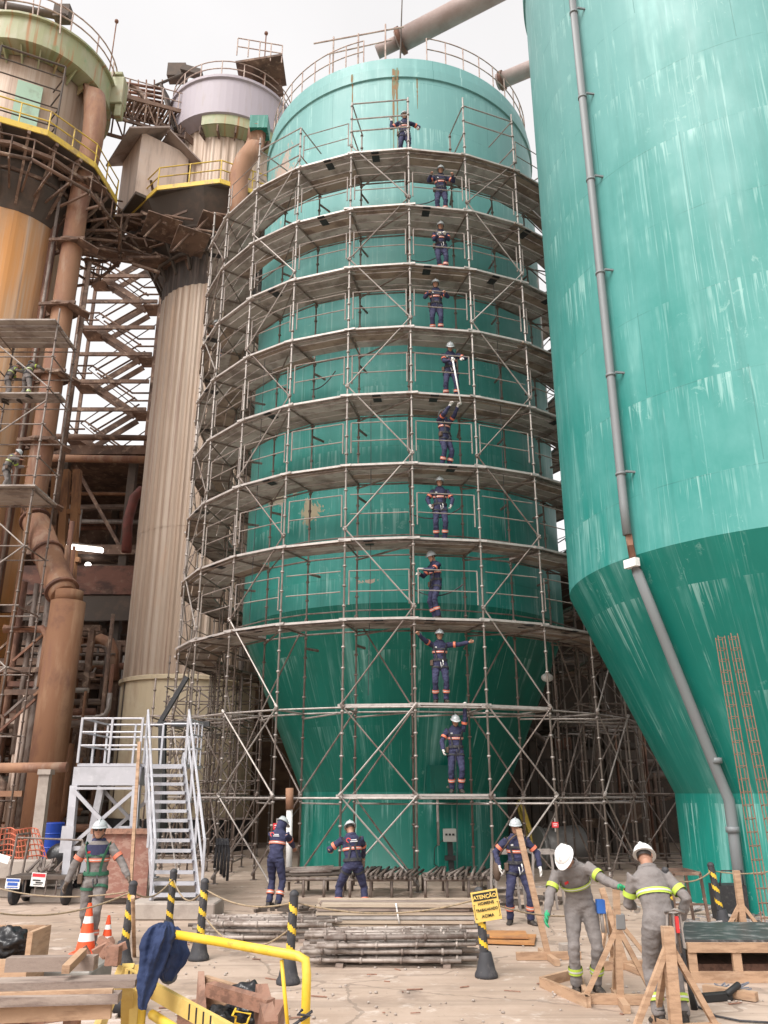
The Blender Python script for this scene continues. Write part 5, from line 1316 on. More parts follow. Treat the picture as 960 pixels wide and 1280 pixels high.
cs = [(PX1, PY1), (PX0, PY1), (PX0, PY0), (PX1, PY0)]
for i in range(3):
    for h in (.35, .62, .9): b.tube((*cs[i], TZ + h), (*cs[i + 1], TZ + h), .022, n=6)
for x, y in cs + [((PX0 + PX1) / 2, PY0), ((PX0 + PX1) / 2, PY1), (PX0, (PY0 + PY1) / 2)]: b.bar((x, y, TZ), (x, y, TZ + .92), .045, .045)
b.build('guard_rail', grey_paint, st)
# stair flight towards the camera
sx0, sx1 = -5.02, -4.22; topp = (17.9, TZ); bot = (15.55, .27)
botdx = 1.0
def sp(f, x): return Vector((x + botdx * f, topp[0] + (bot[0] - topp[0]) * f, topp[1] + (bot[1] - topp[1]) * f))
for x in (sx0, sx1):
    b = MB(); b.bar(sp(-.06, x), sp(1.0, x), .03, .22); b.build('stringer', grey_paint, st)
for i in range(14):
    f = (i + .5) / 14; b = MB(); c = (sp(f, sx0) + sp(f, sx1)) / 2; b.box(c, (sx1 - sx0 - .03, .24, .035)); b.box(c + Vector((0, -.12, .0)), (sx1 - sx0 - .03, .02, .06)); b.build('tread', grey_paint, st)
for x in (sx0 - .04, sx1 + .04):
    b = MB(); up = Vector((0, 0, 1))
    b.tube(sp(-.02, x) + up * 1.05, sp(1, x) + up * .95, .026, n=6); b.tube(sp(-.02, x) + up * .58, sp(1, x) + up * .5, .022, n=6)
    for f in (0, .33, .66, 1.0): b.bar(sp(f, x), sp(f, x) + up * 1.0, .045, .045)
    b.build('handrail', grey_paint, st)
b = MB()
for (p, q) in (((sx1 + .02, 17.9), (sx1 + .02, 19.4)), ((sx1 + .02, 19.4), (PX1, 19.4))):
    for h in (.35, .62, .92): b.tube((*p, TZ + h), (*q, TZ + h), .022, n=6)
for k in range(5): b.tube((sx1 + .02, 17.9 + .375 * k, TZ - .1), (sx1 + .02, 17.9 + .375 * k, TZ + .92), .018, n=6)
b.box(((sx0 + sx1) / 2, 18.6, TZ - .05), (sx1 - sx0 + .15, 1.5, .06)); b.build('side_landing', grey_paint, st)
b = MB(); b.bar(at(199, 905, 20.2), at(234, 846, 20.2), .12, .10); b.bar(at(203, 902, 20.2), at(203, 1040, 20.2), .16, .16); b.bar(at(215, 905, 19.9), at(262, 905, 19.9), .12, .12)
single(b, 'black_bracket', black_paint, 'black angled steel post beside the grey stair top', 'post')
# brick-red mesh panel and timber below the platform
b = MB(); c = ground(160, 1118); b.box((-5.15, 17.2, .70), (1.15, .06, 1.15)); single(b, 'panel', mat('brick_red_panel', (0.27, 0.13, 0.10), [((0.38, 0.25, 0.2), (5, 5, 9), .48, .6, .7), ((0.14, 0.08, 0.07), (2, 2, 2), .5, .7, .7)], rough=.9), 'brownish red panel leaning beneath the grey platform', 'panel')
single(MB().bar((-5.75, 17.12, 1.32), (-4.55, 17.12, 1.32), .05, .1), 'timber', wood_red, 'horizontal timber along the top of the red panel', 'timber')
b = MB(); b.bar((-4.72, 16.6, .28), (-4.9, 16.9, 3.0), .06, .05); single(b, 'timber', wood, 'slim upright timber leaning by the stair foot', 'timber')

# ------------------------------------------------------------------ cart with blue drum, signs, orange mesh
c = ground(49, 1131); cx, cy = c.x, c.y
ct = root('hand_cart', 'small flat hand cart loaded beside the blue drum', 'cart', c)
b = MB(); b.box((cx, cy + .3, .48), (1.35, .75, .06)); b.build('bed', dark_steel, ct)
for sx in (-.5, .5):
    for sy in (0, .6): 
        b = MB(); b.tube((cx + sx - .04, cy + sy, .22), (cx + sx + .04, cy + sy, .22), .22, n=20); b.tube((cx + sx - .05, cy + sy, .22), (cx + sx + .05, cy + sy, .22), .09, n=12); b.build('wheel', rubber, ct)
b = MB(); b.tube((cx - .65, cy, .5), (cx - .6, cy, 1.25), .025, n=6); b.tube((cx - .65, cy + .6, .5), (cx - .6, cy + .6, 1.25), .025, n=6); b.tube((cx - .6, cy, 1.25), (cx - .6, cy + .6, 1.25), .025, n=6); b.tube((cx - .6, cy, 1.2), (cx + .7, cy, 1.15), .02, n=6); b.tube((cx + .66, cy, .5), (cx + .7, cy, 1.15), .02, n=6)
for k in range(4): b.tube((cx - .3 + .2 * k, cy - .04, .15), (cx - .3 + .2 * k, cy - .04, .48), .015, n=6)
b.tube((cx - .35, cy - .04, .16), (cx + .35, cy - .04, .16), .02, n=6); b.build('frame', galv_dark, ct)
b = MB()
for k in range(12): p = Vector((cx + rnd.uniform(-.5, .3), cy + rnd.uniform(.1, .5), .56)); b.tube(p, p + Vector((rnd.uniform(-.2, .2), .2, rnd.uniform(.0, .25))), .03, n=6)
single(b, 'scrap_heap', galv_dark, 'heap of couplers and dark bags lying on the hand cart', 'scrap')
p = ground(58, 1098); b = MB(); b.lathe([(.01, 0), (.28, 0), (.29, .02), (.29, .25), (.305, .27), (.29, .29), (.29, .58), (.305, .60), (.29, .62), (.29, .84), (.27, .86), (.01, .85)], 32, (p.x, p.y, .45), smooth=False)
single(b, 'plastic_drum', mat('blue_plastic', (0.01, 0.05, 0.33), rough=.35), 'blue plastic drum behind the hand cart', 'drum')
single(MB().box((p.x, p.y, .22), (1.6, .8, .44)), 'pallet_stack', dark_steel, 'dark low block under the blue drum', 'block')
b = MB(); p = ground(28, 1108); b.ell((p.x + .6, p.y + .5, .6), .35, .2, .3, 10, 8); single(b, 'rubbish_bag', mat('black_plastic_film', (.015, .015, .017), rough=.3, bump=.6, bscale=9), 'black rubbish bag left of the blue drum', 'bag')
red_t = mat('sign_red', (0.6, 0.03, 0.04), rough=.5); blue_t = mat('sign_blue', (0.03, 0.10, 0.4), rough=.5); blk_t = mat('sign_black', (0.015, 0.015, 0.015), rough=.6)
def sign(px0, py0, px1, py1, Y, label, bars, hdr, rot=0):
    c = (at(px0, py0, Y) + at(px1, py1, Y)) / 2; w = abs(at(px1, py0, Y).x - at(px0, py0, Y).x); h = abs(at(px0, py0, Y).z - at(px0, py1, Y).z)
    t = root('sign', label, 'sign', c); Mx = Matrix.Rotation(R(rot), 3, 'Y')
    MB().box(c, (w, .012, h), M=Mx).build('sign_board', white_p, t)
    MB().box(c + Mx @ Vector((0, -.009, h * .32)), (w * .9, .006, h * .24), M=Mx).build('header', hdr, t)
    b = MB()
    for fx, fz, fw, fh in bars: b.box(c + Mx @ Vector((fx * w, -.009, fz * h)), (fw * w, .006, fh * h), M=Mx)
    b.build('lettering', hdr if hdr is blue_t else blk_t, t)
    return t
YS = c.y if False else cy - .1
sign(39, 1091, 57, 1108, cy - .07, 'white notice with red header hanging on the hand cart', ((-.1, -.05, .55, .1), (.1, -.22, .5, .1), (0, -.36, .6, .05)), red_t, 3)
sign(7, 1098, 25, 1111, cy - .2, 'white and blue notice at the left edge beside the hand cart', ((0, -.05, .7, .3), (0, -.35, .8, .08)), blue_t, 2)
b = MB(); b.box(at(3, 1073, cy - .1), (.28, .01, .14), M=Matrix.Rotation(R(15), 3, 'Y')); single(b, 'paper_sheet', white_p, 'loose white sheet at the far left edge above the notices', 'paper')
# orange safety mesh
b = MB(); o0 = at(-6, 1092, cy + 1.2); W_, H_ = 1.15, 1.15
for i in range(13):
    for j in range(2):
        pass
mesh_pts = lambda u, v: Vector((o0.x + u * W_ * (1 - .35 * v) , o0.y + .12 * sin(u * 9), o0.z + v * H_ * .75))
for i in range(15):
    u = i / 14; b.path([mesh_pts(u, v / 6) for v in range(7)], .010, 4)
for j in range(9):
    v = j / 8; b.path([mesh_pts(u / 10, v) + Vector((0, 0, .02 * sin(u))) for u in range(11)], .014, 4)
single(b, 'safety_mesh', mat('orange_net', (.5, .14, .08), rough=.7), 'faded orange safety net bunched at the far left edge', 'net')
b = MB(); b.box((-8.9, 18.2, .55), (4.2, .35, .35)); b.box((-8.9, 18.6, .2), (4.6, .6, .4)); single(b, 'low_wall', concrete, 'low concrete wall behind the hand cart', 'wall', bevel=.02)
single(MB().tube(at(-10, 960, 21), at(84, 959, 21), .12, n=12), 'pipe', rust_light, 'long pale rusty pipe low at the left edge reaching the platform', 'pipe')
b = MB(); b.bar(at(57, 968, 20.8), at(44, 1075, 20.8), .25, .2); b.bar(at(50, 965, 20.8), at(66, 965, 20.8), .3, .12); single(b, 'concrete_post', concrete, 'slanting concrete post carrying the long low pipe', 'post')

# ------------------------------------------------------------------ warning posts, ropes, cones
def post_proto(label, tilt=(0, 0)):
    t = root('warning_post', label, 'post', (0, 0, 0), 'striped warning posts strung with rope')
    H = .92; n = 20; m_ = 34; vs = []
    ax = lambda z: Vector((tilt[0] * z, tilt[1] * z, z))
    b = MB(); b.lathe([(.01, .0), (.132, 0), (.137, .02), (.132, .045), (.112, .08), (.092, .17), (.07, .26), (.064, .27), (.01, .27)], 24)
    b.build('base', rubber, t)
    fs = []; mi = []
    for j in range(m_ + 1):
        z = .26 + (H - .26) * j / m_
        for i in range(n): a = 2 * pi * i / n; vs.append(ax(z) + Vector((cos(a) * .052, sin(a) * .052, 0)))
    b = MB()
    for j in range(m_):
        for i in range(n):
            ph = (j / m_ * 3.2 + i / n) % 1.0
            b.f.append([j * n + i, j * n + (i + 1) % n, (j + 1) * n + (i + 1) % n, (j + 1) * n + i]); b.m.append(1 if ph < .30 else 0); b.sm.append(True)
    b.v = [Vector(v) for v in vs]
    b.build('tube', [rubber, yellow], t)
    MB().ell(ax(H), .056, .056, .05, 14, 8).build('cap', rubber, t)
    return t
POSTS = [(248, 1200, 'striped post in front of the stair foot, beside the dark tube bundle', (0.02, 0)), (360, 1230, 'striped post standing left of the tube bundles', (.04, 0)),
         (608, 1222, 'striped post carrying the yellow warning sign', (-.06, 0)), (844, 1172, 'striped post behind the bowed grey worker', (-.05, 0)),
         (905, 1160, 'striped post against the pale silo base', (-.10, 0)), (209, 1176, 'striped post behind the yellow barrier at the stair foot', (.02, 0)),
         (152, 1206, 'striped post beside the two orange cones', (.06, 0))]
PO = []
for px, py, lab, tilt in POSTS:
    t = post_proto(lab, tilt); t.location = ground(px, py); PO.append(t.location.copy() + Vector((tilt[0] * .85, tilt[1], .84)))
ropem = mat('grimy_rope', (0.33, 0.25, 0.16), [((0.15, 0.12, 0.09), (30, 30, 30), .45, .65, .7)], rough=.9)
def rope(p, q, sag, label, r=.011):
    b = MB(); p, q = Vector(p), Vector(q); b.path([p.lerp(q, i / 16) - Vector((0, 0, sag * 4 * (i / 16) * (1 - i / 16))) for i in range(17)], r, 6)
    return single(b, 'rope', ropem, label, 'rope', 'sagging barrier ropes')
rope(PO[5], PO[0], .22, 'rope sagging between the two posts by the stair')
rope(PO[0], PO[1], .12, 'rope from the stair post to the post left of the bundles')
rope(PO[0] - Vector((0, 0, .3)), PO[1] - Vector((0, 0, .25)), .3, 'lower slack rope above the dark tube bundle')
rope(PO[1], PO[2] + Vector((0, .0, 0)), .14, 'rope in front of the board stack')
rope(PO[2], PO[3], .35, 'rope crossing in front of the satchel worker')
rope(PO[3], PO[4], .12, 'rope between the two posts by the pale silo')
rope(PO[4], PO[4] + Vector((1.6, .3, .1)), .1, 'rope running to the rebar columns at the right edge')
rope(PO[6], PO[5], .15, 'rope from the cone post towards the stair')
rope(PO[6], ground(-20, 1245) + Vector((0, 0, .8)), .12, 'rope behind the cones going out at the left edge')
rope(PO[6] + Vector((0, 0, .0)), ground(-10, 1150) + Vector((0, 0, .5)), .1, 'upper thin rope going out at the left edge')
def cone(px, py, h, label):
    t = root('traffic_cone', label, 'traffic cone', ground(px, py), 'orange traffic cones'); o = t.location
    k = h / .75
    def rr(z): return (.165 - .135 * z / .75) * k
    b = MB(); b.box((o.x, o.y, o.z + .02), (.40 * k, .40 * k, .04)); b.build('base', orange_cone, t, bevel=.01)
    b = MB(); Z = [.04, .20, .32, .46, .56, .75]
    for i in range(5): b.lathe([(rr(Z[i]), Z[i] * k), (rr(Z[i + 1]), Z[i + 1] * k)], 28, o, mi=1 if i in (1, 3) else 0)
    b.lathe([(rr(.75), .75 * k), (.01, .755 * k)], 28, o); b.build('cone', [orange_cone, white_p], t)
cone(106, 1193, .62, 'taller orange cone with two white bands'); cone(132, 1189, .44, 'smaller orange cone with one visible white band')
# yellow ATENCAO sign on its post
sp_ = ground(608, 1222); c = sp_ + Vector((.02, -.07, .77)); tsg = root('warning_sign', 'yellow sign reading ATENÇÃO tied to a striped post', 'sign', c)
Ms = Matrix.Rotation(R(-9), 3, 'Y'); sw, shh = .32, .33
ys_ = mat('sign_yellow', (0.72, 0.50, 0.13), [((0.5, 0.35, 0.12), (6, 6, 6), .55, .75, .5)], rough=.6)
MB().box(c, (sw, .012, shh), M=Ms).build('sign_board', ys_, tsg)
b = MB(); b.box(c + Ms @ Vector((0, -.008, .105)), (sw * .88, .004, .082), M=Ms)
for x, z, w, h in ((-.145, -.05, .005, .15), (.145, -.05, .005, .15), (-.138, .025, .018, .005), (.138, .025, .018, .005), (-.138, -.125, .018, .005), (.138, -.125, .018, .005)): b.box(c + Ms @ Vector((x, -.008, z)), (w, .004, h), M=Ms)
b.build('header_panel', blk_t, tsg)
def tm(z, y=-.0115): return Ms.to_4x4() @ Matrix.Translation((0, y, z)) @ Matrix.Rotation(R(90), 4, 'X')
textmesh('ATENÇÃO', .057, ys_, tsg, tm(.100, -.0125), bold=.002)
textmesh('HOMENS', .046, blk_t, tsg, tm(.030), bold=.001); textmesh('TRABALHANDO', .042, blk_t, tsg, tm(-.040), bold=.001, sx=.82); textmesh('ACIMA', .046, blk_t, tsg, tm(-.108), bold=.001)

# ------------------------------------------------------------------ tube bundles and boards
def tube_len(b, p, q, r=.030, collars=True, mi=0):
    b.tube(p, q, r, n=10, mi=mi); p, q = Vector(p), Vector(q); L = (q - p).length; d = (q - p).normalized(); s_ = .25
    while collars and s_ < L - .1: b.tube(p + d * s_, p + d * (s_ + .03), r * 1.55, n=8, mi=mi); s_ += .5
def bundle(label, c, L, nx, nz, yaw, m, grp, r=.03, jitter=.05, base=.1):
    d = Vector((cos(R(yaw)), sin(R(yaw)), 0)); s_ = Vector((-d.y, d.x, 0))
    for j in range(nz):
        for i in range(nx - (j % 2)):
            b = MB(); o = c + s_ * ((i - nx / 2 + (j % 2) * .5) * r * 3.3) + Vector((0, 0, base + r + j * r * 2.9)) + d * rnd.uniform(-jitter * 3.5, jitter * 3.5)
            dz = rnd.uniform(-.02, .035); dy = rnd.uniform(-jitter, jitter) * .9
            tube_len(b, o - d * L / 2 - s_ * dy, o + d * L / 2 + s_ * dy * 1.6 + Vector((0, 0, dz)), r * rnd.choice((.8, .9, 1)), True); single(b, 'scaffold_tube', m if rnd.random() < .7 else galv_dark, label, 'scaffold tube', grp)
    for f in (-.33, .33):
        q = c + d * L * f; single(MB().bar(q - s_ * nx * r * 1.8 + Vector((0, 0, base / 2)), q + s_ * nx * r * 1.8 + Vector((0, 0, base / 2)), .09, base), 'timber_bearer', wood_old, 'timber bearer under the ' + grp, 'timber', 'bearers under the ' + grp)
tube_galv = mat('stacked_tube', (0.36, 0.31, 0.275), [((0.15, 0.11, 0.09), (5, 5, 5), .45, .62, .8), ((0.42, 0.37, 0.33), (8, 8, 8), .52, .7, .6)], rough=.6, metal=.25)
cC = ground(492, 1201); bundle('collared scaffold tube in the big near bundle before the board stack', cC, 2.0, 10, 4, -1.5, tube_galv, 'big near tube bundle', .028, .06, .05)
cA = ground(328, 1172); bundle('collared scaffold tube in the dark bundle right of the stair foot', cA, 1.85, 10, 3, 2, tube_galv, 'dark tube bundle by the stairs', .028, .08, .05)
o = ground(495, 1172); pale_b = mat('pale_board', (0.42, 0.34, 0.26), [((0.26, 0.19, 0.145), (1, 9, 9), .45, .65, .7)], rough=.8)
for j in range(7):
    for i in range(3):
        w = .24; b = MB(); L = 2.35 + rnd.uniform(-.12, .12); cx_ = o.x + rnd.uniform(-.07, .07); y = o.y + .1 + i * .27 + rnd.uniform(-.02, .02); zc = .10 + j * .055
        b.box((cx_, y, zc), (L, w, .042), rz=R(rnd.uniform(-1.5, 1.5))); single(b, 'scaffold_board', [wood_old, plank_edge, pale_b, pale_b, plank_c][rnd.randrange(5)], 'long scaffold board in the pale stack behind the near tube bundle', 'scaffold board', 'boards stacked behind the near tube bundle')
for dx in (-.9, .9): single(MB().bar((o.x + dx, o.y, .04), (o.x + dx, o.y + .8, .04), .09, .07), 'timber_bearer', wood_old, 'timber bearer under the stack of scaffold boards', 'timber', 'bearers under the board stack')
b = MB(); b.path([(o.x + .0, o.y - .06, .47), (o.x + .02, o.y - .07, .35), (o.x + .05, o.y - .08, .2)], .014, 6); single(b, 'strap', white_p, 'pale strap hanging over the board stack', 'strap')
p = ground(628, 1176); b = MB(); b.box((p.x, p.y, .03), (.95, .75, .03), rz=R(-12)); b.box((p.x - .05, p.y + .1, .07), (.85, .6, .02), rz=R(-5)); single(b, 'rust_plate', mat('orange_rust_sheet', (0.42, 0.20, 0.07), [((0.25, 0.12, 0.06), (3, 3, 3), .45, .65, .7)], rough=.8), 'orange rusty sheet lying right of the board stack', 'sheet')
# racks of tubes at the scaffold foot
def rack(label, px0, px1, py, Y, n, along):
    c0, c1 = at(px0, py, Y), at(px1, py, Y); t = root('tube_rack', label, 'tube rack', (c0.x, Y, 0), 'tube racks at the scaffold foot')
    b = MB(); z = .34
    for yy in (Y, Y + 1.2): b.tube((c0.x, yy, z), (c1.x, yy, z), .035, n=8)
    for f in (0.02, .98): b.tube((c0.x + (c1.x - c0.x) * f, Y, z), (c0.x + (c1.x - c0.x) * f, Y + 1.2, z), .03, n=6)
    for f in (0.02, .35, .68, .98):
        for yy in (Y, Y + 1.2): b.tube((c0.x + (c1.x - c0.x) * f, yy, 0), (c0.x + (c1.x - c0.x) * f, yy, z + .02), .03, n=8)
    b.build('frame', galv_dark, t)
    for j in range(2):
        for i in range(n):
            b = MB()
            if along: y = Y + .1 + 1.0 * i / n; b.tube((c0.x + rnd.uniform(-.1, .2), y, z + .06 + j * .06), (c1.x + rnd.uniform(-.3, .1), y, z + .06 + j * .06 + rnd.uniform(0, .05)), .028, n=8)
            else: x = c0.x + (c1.x - c0.x) * (i + .5) / n; b.tube((x, Y - .25 + rnd.uniform(-.1, .1), z + .06 + j * .055), (x + rnd.uniform(.1, .5), Y + 1.5, z + .06 + j * .055), .028, n=8)
            single(b, 'scaffold_tube', dark_steel if rnd.random() < .5 else galv_dark, 'tube lying on the ' + label, 'scaffold tube', 'tubes lying on the ' + label)
rack('low rack crosswise behind the left ground workers', 352, 430, 1105, 18.4, 11, True)
rack('low rack of end-on tubes below the silo skirt', 436, 515, 1108, 18.3, 13, False)
rack('low rack right of the central scaffold pole', 530, 612, 1106, 18.3, 12, False)
b = MB()
for i in range(40): p = at(rnd.uniform(600, 700), 1110, rnd.uniform(16.5, 20)); p.z = .04; b.box(p, (rnd.uniform(.1, .5), .06, .05), rz=rnd.uniform(0, 3))
for i in range(30): p = at(rnd.uniform(320, 420), 1130, rnd.uniform(15.2, 17)); p.z = .03; b.box(p, (rnd.uniform(.08, .3), .05, .05), rz=rnd.uniform(0, 3))
single(b, 'loose_couplers', dark_steel, 'loose couplers and offcuts scattered around the scaffold foot', 'scrap', kind='stuff')
# control box and conduit on the silo skirt
cb = at(562, 1044, 22.9); yb = 22.93
t = root('control_box', 'small grey electric box with a conduit on the dark silo skirt', 'electric box', cb)
b = MB(); b.box(cb + Vector((0, .0, 0)), (.34, .18, .32)); b.build('cabinet', mat('box_grey', (.36, .36, .33), rough=.5), t, bevel=.01)
b = MB()
for i in range(3): b.box(cb + Vector((-.09 + .09 * i, -.095, .02)), (.06, .01, .05))
b.build('switch', blk_t, t)
b = MB(); b.path([cb + Vector((-.3, 0, -.25)), cb + Vector((-.3, 0, .9)), cb + Vector((-.28, -.02, 1.15)), cb + Vector((.0, -.1, 1.2))], .035, 8); b.build('conduit', galv, t)
b = MB(); b.bar(cb + Vector((0, .03, -.15)), cb + Vector((.05, .03, -1.15)), .14, .1); b.box(cb + Vector((.0, 0, -.55)), (.28, .14, .12)); b.path([cb + Vector((-.15, 0, -.1)), cb + Vector((-.4, -.02, -.3)), cb + Vector((-.42, 0, -.7)), cb + Vector((-.1, 0, -.9))], .014, 6); b.build('stand', blk_t, t)
b = MB(); a = R(14) ; 
b.box(pol(S1, S1RB + .35, R(17), 2.35), (.9, .35, .75), rz=R(17)); b.box(pol(S1, S1RB + .50, R(17), 2.35), (.7, .1, .6), rz=R(17)); single(b, 'manway_hatch', mat('dark_green_hatch', (.004, .10, .075), rough=.5), 'dark green hatch box on the cone right of the lowest worker', 'hatch')
b = MB(); p = at(684, 847, 22.6); b.ell(p, .17, .15, .12, 12, 8); b.tube(p, p + Vector((.02, 0, .16)), .14, .02, n=12); b.tube(p, p + Vector((.02, 0, .5)), .02, n=6); single(b, 'wrapped_valve', white_p, 'white wrapped bundle hanging right of the cone', 'valve')
for px, py, Y, lab in ((346, 1033, 17.5, 'red tag sign above the bending navy worker'), (694, 1031, 20.0, 'red tag sign on the pole right of the satchel worker')):
    p = at(px, py, Y); b = MB(); b.box(p, (.15, .01, .12), mi=0); b.box(p + Vector((0, -.008, .02)), (.10, .004, .015), mi=1); b.box(p + Vector((0, -.008, -.02)), (.08, .004, .015), mi=1); b.box(p + Vector((0, .012, 0)), (.03, .01, .3), mi=2)
    single(b, 'red_tag', [red_t, white_p, galv], lab, 'tag')
b = MB(); p = ground(365, 1105); b.tube(at(361, 1102, 19.6), at(362, 1000, 19.6), .07, n=10); b.tube(at(362, 1012, 19.6), at(362, 985, 19.6), .09, n=10, mi=1); single(b, 'drain_pipe', [white_p, rust_light], 'pale upright drain pipe at the left side of the silo skirt', 'pipe')
b = MB(); p = ground(216, 1120, 0)
for i in range(5): q_ = at(270 + i * 3, 1050, 19) ; b.path([at(272 + i * 3, 1048, 18.8), at(270 + i * 4, 1065, 18.8), at(268 + i * 4, 1085 + i * 4, 18.8)], .03, 6)
single(b, 'hanging_harness', strap_m, 'black harnesses hanging on the scaffold left of the silo', 'harness')
# ------------------------------------------------------------------ yellow barrier and near-left things
YB = 5.3
def tz(px, py, z): return ground(px, py, z)
bar_t = root('yellow_barrier', 'bent yellow tube frame at the lower left with a jacket on it', 'barrier', ground(330, 1280))
pL, pC = at(186, 1163, 6.3), at(384, 1195, 5.5)
b = MB(); rr = .028
b.path([Vector((pL.x, pL.y, .0)), Vector((pL.x, pL.y, pL.z - .12)), Vector((pL.x, pL.y, pL.z - .03)), pL + Vector((.04, -.02, 0)), pL.lerp(pC, .5), pC - Vector((.06, 0, 0)), pC + Vector((-.01, 0, -.02)), Vector((pC.x, pC.y, pC.z - .1)), Vector((pC.x, pC.y, 0))], rr, 12)
b.build('tube_frame', yellow, bar_t)
b = MB(); b.tube(at(352, 1200, 5.6), at(362, 1310, 5.6), .012, n=8); b.build('brace_rod', yellow, bar_t)
b = MB(); b.tube(at(190, 1268, 6.2), at(240, 1300, 5.6), .03, n=8); b.build('lower_rail', yellow, bar_t)
# yellow timber A-frame with striped board
af = root('yellow_trestle', 'yellow timber trestle with a long striped board at the bottom left', 'trestle', ground(160, 1290))
A = at(155, 1208, 6.7)
yw = mat('yellow_timber', (0.62, 0.44, 0.13), [((0.40, 0.25, 0.12), (2, 2, 14), .52, .7, .6), ((0.8, 0.66, 0.3), (4, 4, 4), .5, .7, .5)], rough=.7, bump=.2)
for p, q in ((A, Vector((A.x - .25, A.y - .25, 0))), (A + Vector((.02, .03, .0)), Vector((A.x - .03, A.y + .45, 0))), (at(172, 1206, 6.9), Vector((at(172, 1206, 6.9).x + .06, 6.85, 0)))):
    b = MB(); b.bar(p, q, .085, .05); b.build('leg', yw, af)
p0, p1 = at(158, 1219, 6.6), at(296, 1296, 5.75)
b = MB(); b.bar(p0, p1, .035, .10); b.build('board', yw, af)
d = (p1 - p0)
for k, f in enumerate((.04, .08, .62, .68, .74, .80)):
    c = p0 + d * f + Vector((0, -.022, 0)); MB().bar(c + Vector((0, -.0, -.045)), c + Vector((0, -.0, .045)), .02, .006).build('stripe', blk_t, af)
# navy jacket over the barrier
jm = mat('navy_jacket', (0.010, 0.022, 0.07), [((0.022, 0.04, 0.11), (5, 5, 5), .4, .65, .7)], rough=.85, bump=.6, bscale=14)
jt = root('jacket', 'navy work jacket draped over the yellow tube corner', 'jacket', at(200, 1200, 6.1))
b = MB(); Yj = 6.15
pc = pL.lerp(pC, .12)
def cloth_ring(c, w, d_, rot=0, n=44, seed=0): return [c + Vector((cos(2 * pi * i / n) * w * .70 * (1 + .22 * sin(5 * 2 * pi * i / n + .5 * seed) + .1 * sin(9 * 2 * pi * i / n - .7 * seed)), sin(2 * pi * i / n) * d_ * (1 + .28 * sin(5 * 2 * pi * i / n + .5 * seed) + .12 * sin(11 * 2 * pi * i / n)), .012 * sin(2 * i + seed))) for i in range(n)]
b.loft([cloth_ring(at(x, y, 6.15 - .03 * k), w, d_, seed=k) for k, (x, y, w, d_) in enumerate(((206, 1153, .05, .05), (202, 1158, .11, .09), (198, 1170, .14, .11), (194, 1186, .13, .10), (190, 1203, .11, .08), (186, 1222, .085, .06), (181, 1243, .055, .045), (179, 1262, .035, .03)))])
b.loft([cloth_ring(at(x, y, 6.3 - .015 * k), w, d_, seed=k + 3) for k, (x, y, w, d_) in enumerate(((210, 1158, .09, .06), (214, 1172, .12, .09), (218, 1190, .125, .10), (213, 1204, .13, .10), (210, 1214, .09, .08), (211, 1226, .05, .05)))])
bo_ = MB(); bo_.v = b.v; bo_.f = b.f
jk = remesh(bo_, .007, 'fabric', jm, None, wr=.010, sm=2, seed=4)
jk.parent = jt; jk.location = -jt.location
b = MB(); b.ell(at(211, 1220, 6.28), .06, .06, .05, 12, 8); b.build('cuff', mat('grey_cuff', (.10, .11, .13), rough=.9), jt)
# timber workbench, near left
wb = root('timber_workbench', 'rough timber formwork bench filling the bottom left corner', 'workbench', ground(60, 1290))
def P(px, py, z): return ground(px, py, z)
tz_ = .86
b = MB(); b.bar(P(-60, 1252, tz_), P(150, 1246, tz_), .14, .05); b.build('plank', wood_old, wb)
b = MB(); b.bar(P(-60, 1232, tz_), P(172, 1226, tz_ + .0), .20, .045); b.build('plank', wood_old, wb)
b = MB(); b.bar(P(10, 1205, tz_ + .04), P(120, 1203, tz_ + .05), .10, .09); b.build('plank', wood_old, wb)
b = MB(); q0, q1 = P(-60, 1262, tz_ - .05), P(140, 1254, tz_ - .03); b.bar(q0, q1, .04, .16); b.build('side_board', wood, wb)
b = MB(); b.bar(P(-60, 1285, .60), P(105, 1262, tz_ - .1), .05, .09); b.build('diagonal_strut', wood_red, wb)
for px in (20, 92):
    b = MB(); c = P(px, 1258, tz_ - .08); b.bar(c, Vector((c.x, c.y + .02, 0)), .09, .07); b.build('leg', wood_red, wb)
b = MB(); c = P(-40, 1250, tz_); b.bar(c, Vector((c.x, c.y, 0)), .09, .07); b.build('leg', wood_red, wb)
single(MB().bar(P(82, 1212, tz_ + .09), P(104, 1190, tz_ + .12), .05, .05), 'timber_offcut', wood, 'short pale timber offcut lying on the workbench', 'timber')
b = MB()
for i in range(7): c = P(110 + i * 6, 1196 - (i % 3) * 4, tz_ + .05); b.bar(c, c + Vector((rnd.uniform(-.15, .15), rnd.uniform(-.1, .1), rnd.uniform(.0, .12))), .05, .05)
single(b, 'offcut_heap', wood_red, 'small heap of reddish offcuts on the bench end by the cones', 'timber')
single(MB().box(P(142, 1194, tz_ + .11), (.09, .09, .12)), 'timber_block', wood_red, 'square timber block standing at the bench end', 'timber')
single(MB().tube(ground(168, 1196) + Vector((-.25, 0, .0)) + Vector((.25, 0, 0)), at(166, 1121, 10.8), .025, n=8), 'wooden_pole', wood, 'slim wooden pole leaning behind the yellow barrier corner', 'pole')
